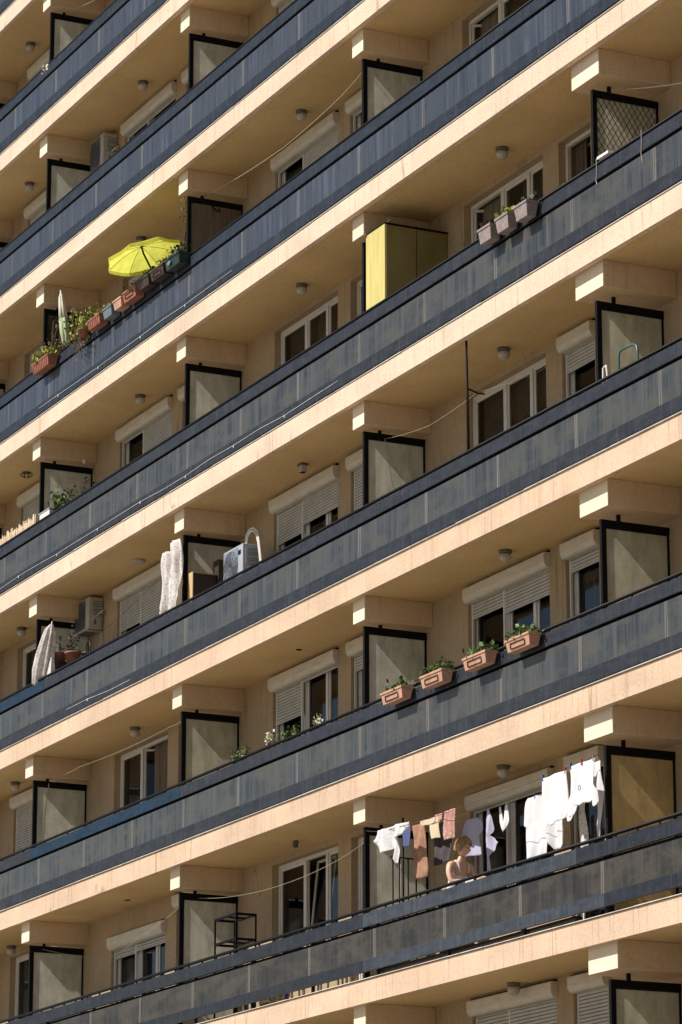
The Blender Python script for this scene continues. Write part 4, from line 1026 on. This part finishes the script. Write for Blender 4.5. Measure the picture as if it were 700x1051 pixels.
while x < 12.9:
    w_ = R.uniform(.02, .06); t_ = R.uniform(-.03, .03); m = MB(); m.hexa([(x, 0, Z(4, -2.18)), (x+w_, 0, Z(4, -2.18)), (x+w_, .02, Z(4, -2.18)), (x, .02, Z(4, -2.18)), (x+t_, 0, Z(4, -1.8+t_)), (x+w_+t_, 0, Z(4, -1.8+t_)), (x+w_+t_, .02, Z(4, -1.8+t_)), (x+t_, .02, Z(4, -1.8+t_))]); m.build('slat', 'reed', o); x += R.uniform(.09, .34)
MB().box(9.9, 12.95, .021, .04, Z(4, -2.0), Z(4, -1.96)).build('crosspiece', 'woodd', o)

# ------------------------------------------------------------------ the woman
def skin_mesh(name, joints, edges, mat, parent, sub=2, root=0, origin=None):
    origin = Vector(origin)
    me = bpy.data.meshes.new(name); me.from_pydata([Vector(j[0])-origin for j in joints], edges, [])
    o = bpy.data.objects.new(name, me); C.objects.link(o)
    if parent is not None: o.parent = parent; o.location = origin - WORLD[parent.name]
    else: o.location = origin
    WORLD[o.name] = origin
    bm = bmesh.new(); bm.from_mesh(me); lay = bm.verts.layers.skin.verify(); bm.verts.ensure_lookup_table()
    for i, j in enumerate(joints):
        r = j[1]; bm.verts[i][lay].radius = r if isinstance(r, tuple) else (r, r)
    bm.verts[root][lay].use_root = True
    bm.to_mesh(me); bm.free()
    s = o.modifiers.new('skin', 'SKIN'); s.use_smooth_shade = True; s.branch_smoothing = .4
    b = o.modifiers.new('sub', 'SUBSURF'); b.levels = sub; b.render_levels = sub
    me.materials.append(M[mat]); return o
wz = Z(4); fd = Vector((.98, .18, 0)); rt = Vector((.18, -.98, 0)); UP = Vector((0, 0, 1))   # facing, her right
hip = Vector((15.16, .20, wz-1.34))
def W(f, r, u): return hip + fd*(f+max(u, 0)*.16) + rt*r + UP*u
neck = W(.07, 0, .44)
Jn = [(W(0, 0, 0), (.145, .105)), (W(.01, 0, .14), (.125, .095)), (W(.03, 0, .30), (.135, .10)), (W(.05, 0, .40), (.10, .075)), (neck+UP*.03, .050), (neck+UP*.10+fd*.02, .048),
      # right arm 6..10 (towards the rail)
      (W(.05, .165, .41), .058), (W(.10, .205, .28), .046), (W(.17, .20, .16), .040), (W(.30, .08, .17), .034), (W(.41, -.03, .18), .025),
      # left arm 11..15
      (W(.05, -.165, .41), .058), (W(.10, -.215, .28), .046), (W(.16, -.21, .15), .040), (W(.30, -.15, .18), .034), (W(.41, -.10, .21), .025),
      # legs
      (W(-.02, .09, -.12), .095), (W(.02, .10, -.46), .065), (W(-.03, .10, -.82), .042), (W(.10, .11, -.845), .032),
      (W(-.02, -.09, -.12), .095), (W(.02, -.10, -.46), .065), (W(-.03, -.10, -.82), .042), (W(.10, -.11, -.845), .032)]
Ed = [(0, 1), (1, 2), (2, 3), (3, 4), (4, 5), (3, 6), (6, 7), (7, 8), (8, 9), (9, 10), (3, 11), (11, 12), (12, 13), (13, 14), (14, 15), (0, 16), (16, 17), (17, 18), (18, 19), (0, 20), (20, 21), (21, 22), (22, 23)]
body = skin_mesh('person', Jn, Ed, 'skin', None, 2, 0, origin=W(0, 0, -.86))
tag(body, 'woman with short blond hair in white vest top leaning on the rail among laundry', 'person')
# hands: palm + fingers
for sgn, wr in ((1, Jn[10][0]), (-1, Jn[15][0])):
    d = (fd*.9 - rt*.35*sgn + UP*.05).normalized(); side = d.cross(UP).normalized()*(-sgn)
    js = [(wr-d*.02, .022), (wr+d*.03, (.020, .030)), (wr+d*.065, (.016, .032))]; es = [(0, 1), (1, 2)]
    for k in range(4):
        off = side*(.026-.0175*k); l = (.030, .034, .032, .025)[k]
        b0 = len(js); base = wr+d*.07+off
        js += [(base, .0095), (base+d*l-UP*.006, .0088), (base+d*(l*1.7)-UP*.026, .008), (base+d*(l*1.9)-UP*.048, .007)]
        es += [(2, b0), (b0, b0+1), (b0+1, b0+2), (b0+2, b0+3)]
    b0 = len(js); js += [(wr+d*.03+side*.035-UP*.005, .011), (wr+d*.06+side*.055-UP*.015, .0095), (wr+d*.085+side*.05-UP*.025, .008)]; es += [(1, b0), (b0, b0+1), (b0+1, b0+2)]
    skin_mesh('hand', js, es, 'skin', body, 1, 0, origin=wr)
# head
hd = neck + UP*.19 + fd*.05
look = (fd*.85 + rt*(-.42) + UP*(-.30)).normalized(); hr = look.cross(UP).normalized(); hu = hr.cross(look)
m = MB(); n = 28; rows = 20
for i in range(rows+1):
    th = PI*i/rows; cz = math.cos(th); sz = math.sin(th)
    for k in range(n):
        a = 2*PI*k/n; cx = math.cos(a); sy = math.sin(a)   # cx forward, sy side
        rx = .088; ry = .072; rz = .112
        x_ = cx*sz*rx; y_ = sy*sz*ry; z_ = cz*rz
        if z_ < -.02: t = (-.02-z_)/.09; y_ *= 1-.30*t; x_ *= 1-.12*t; x_ += .012*t*(1 if cx > 0 else 0)
        f = max(0, cx)
        g = lambda cy, cz_, ry_, rz_: math.exp(-((y_-cy)/ry_)**2-((z_-cz_)/rz_)**2)
        if cx > .2:
            x_ += .024*g(0, -.022, .011, .020) + .010*g(0, .0, .008, .025)          # nose
            x_ -= .010*(g(.030, .012, .015, .011)+g(-.030, .012, .015, .011))         # eye sockets
            x_ += .007*(g(.028, .034, .02, .008)+g(-.028, .034, .02, .008))           # brows
            x_ += .006*g(0, -.058, .022, .010) + .009*g(0, -.092, .018, .014)         # mouth, chin
        m.v.append(hd + look*x_ + hr*y_ + hu*z_)
for i in range(rows):
    for k in range(n): m.f.append([i*n+k, (i+1)*n+k, (i+1)*n+(k+1) % n, i*n+(k+1) % n]); m.sm.append(True)
for s in (1, -1):
    m.sphere(hd+hr*.074*s+hu*-.005-look*.008, .02, 8, (.9, .6, 1.4))
m.build('head', 'skin', body)
for s in (1, -1): MB().sphere(hd+hr*.028*s+look*.071+hu*.010, .011, 8).build('eye', 'eye', body)
MB().sphere(hd+look*.084-hu*.058, .018, 8, (.6, .9, .35)).build('mouth', 'lips', body)
m = MB(); n = 30; rows = 16; R = random.Random(2); b0 = 0
for i in range(rows+1):
    th = PI*.70*i/rows
    for k in range(n):
        a = 2*PI*k/n; cx = math.cos(a); lim = PI*(.37 if cx > .6 else .37+.32*min(1, (.6-cx)/.5)); t = min(th, lim)
        r = 1+.05*math.sin(a*9+i)*.6+R.uniform(-.02, .03)
        m.v.append(hd + (look*(math.cos(a)*math.sin(t)*.112-.010) + hr*(math.sin(a)*math.sin(t)*.104) + hu*(math.cos(t)*.135+.006))*r)
for i in range(rows):
    for k in range(n): m.f.append([i*n+k, (i+1)*n+k, (i+1)*n+(k+1) % n, i*n+(k+1) % n]); m.sm.append(True)
m.build('hair', 'hair', body, solid=.006)
# vest top and trousers follow the body
vt = [(W(0, 0, -.06), (.160, .122)), (W(.01, 0, .12), (.138, .108)), (W(.035, 0, .27), (.146, .116)), (W(.05, 0, .31), (.125, .10))]
skin_mesh('vest_top', vt, [(0, 1), (1, 2), (2, 3)], 'white', body, 2, 0, origin=W(0, 0, 0))
st = MB()
for s in (1, -1): st.tube([W(.155, .07*s, .30), W(.13, .085*s, .40), W(.05, .09*s, .462), W(-.05, .08*s, .42), W(-.08, .07*s, .30)], .011, 6)
st.build('shoulder_straps', 'white', body)
tr_ = [(W(0, 0, -.05), (.165, .125)), (W(-.02, .09, -.14), .108), (W(.02, .10, -.46), .080), (W(-.03, .10, -.78), .060), (W(-.02, -.09, -.14), .108), (W(.02, -.10, -.46), .080), (W(-.03, -.10, -.78), .060)]
skin_mesh('trousers', tr_, [(0, 1), (1, 2), (2, 3), (0, 4), (4, 5), (5, 6)], 'darkc', body, 2, 0, origin=W(0, 0, -.4))
cloth(15.52, .16, za-1.14, [[(0, 0, .20), (.08, -.01, .21), (.22, .02, .18)]], 'white', 'small white cloth held by the woman behind the rail', 'laundry', .03, 20, 30, nm='hand_cloth')

# ------------------------------------------------------------------ light, sky, camera
wd = bpy.data.worlds.new('World'); scene.world = wd; wd.use_nodes = True
nt = wd.node_tree; bg = nt.nodes['Background']; sky = nt.nodes.new('ShaderNodeTexSky'); sky.sky_type = 'NISHITA'
sky.sun_disc = False; el = math.radians(43.5); rot = math.radians(191.3)
sky.sun_elevation = el; sky.sun_rotation = rot; sky.air_density = 1.1; sky.dust_density = 1.0; sky.ozone_density = 1.5
nt.links.new(sky.outputs[0], bg.inputs[0]); bg.inputs[1].default_value = .06
sd = Vector((-.20, -1, .97)).normalized()
sl = bpy.data.lights.new('sun', 'SUN'); sl.energy = 4.6; sl.angle = math.radians(.53); sl.color = (1, .94, .86)
so = bpy.data.objects.new('sun', sl); C.objects.link(so); so.location = (0, -30, 30)
so.rotation_euler = sd.to_track_quat('Z', 'Y').to_euler()

cam = bpy.data.cameras.new('camera'); co = bpy.data.objects.new('camera', cam); C.objects.link(co); scene.camera = co
rx, ry, rz = 1.8352, -.0007, 1.1173
co.matrix_world = Matrix.Translation((54.8148, -20.758, -19.5185)) @ Matrix.Rotation(rz, 4, 'Z') @ Matrix.Rotation(rx, 4, 'X') @ Matrix.Rotation(ry, 4, 'Z')
cam.sensor_fit = 'HORIZONTAL'; cam.sensor_width = 36; cam.lens = 3587.6166/700*36
cam.clip_start = .5; cam.clip_end = 2000
scene.render.resolution_x = 682; scene.render.resolution_y = 1024
vs = scene.view_settings; vs.view_transform = 'Standard'; vs.look = 'None'; vs.exposure = .33; vs.gamma = 1; vs.use_curve_mapping = False
scene.cycles.max_bounces = 6; scene.cycles.diffuse_bounces = 4; scene.cycles.transparent_max_bounces = 12
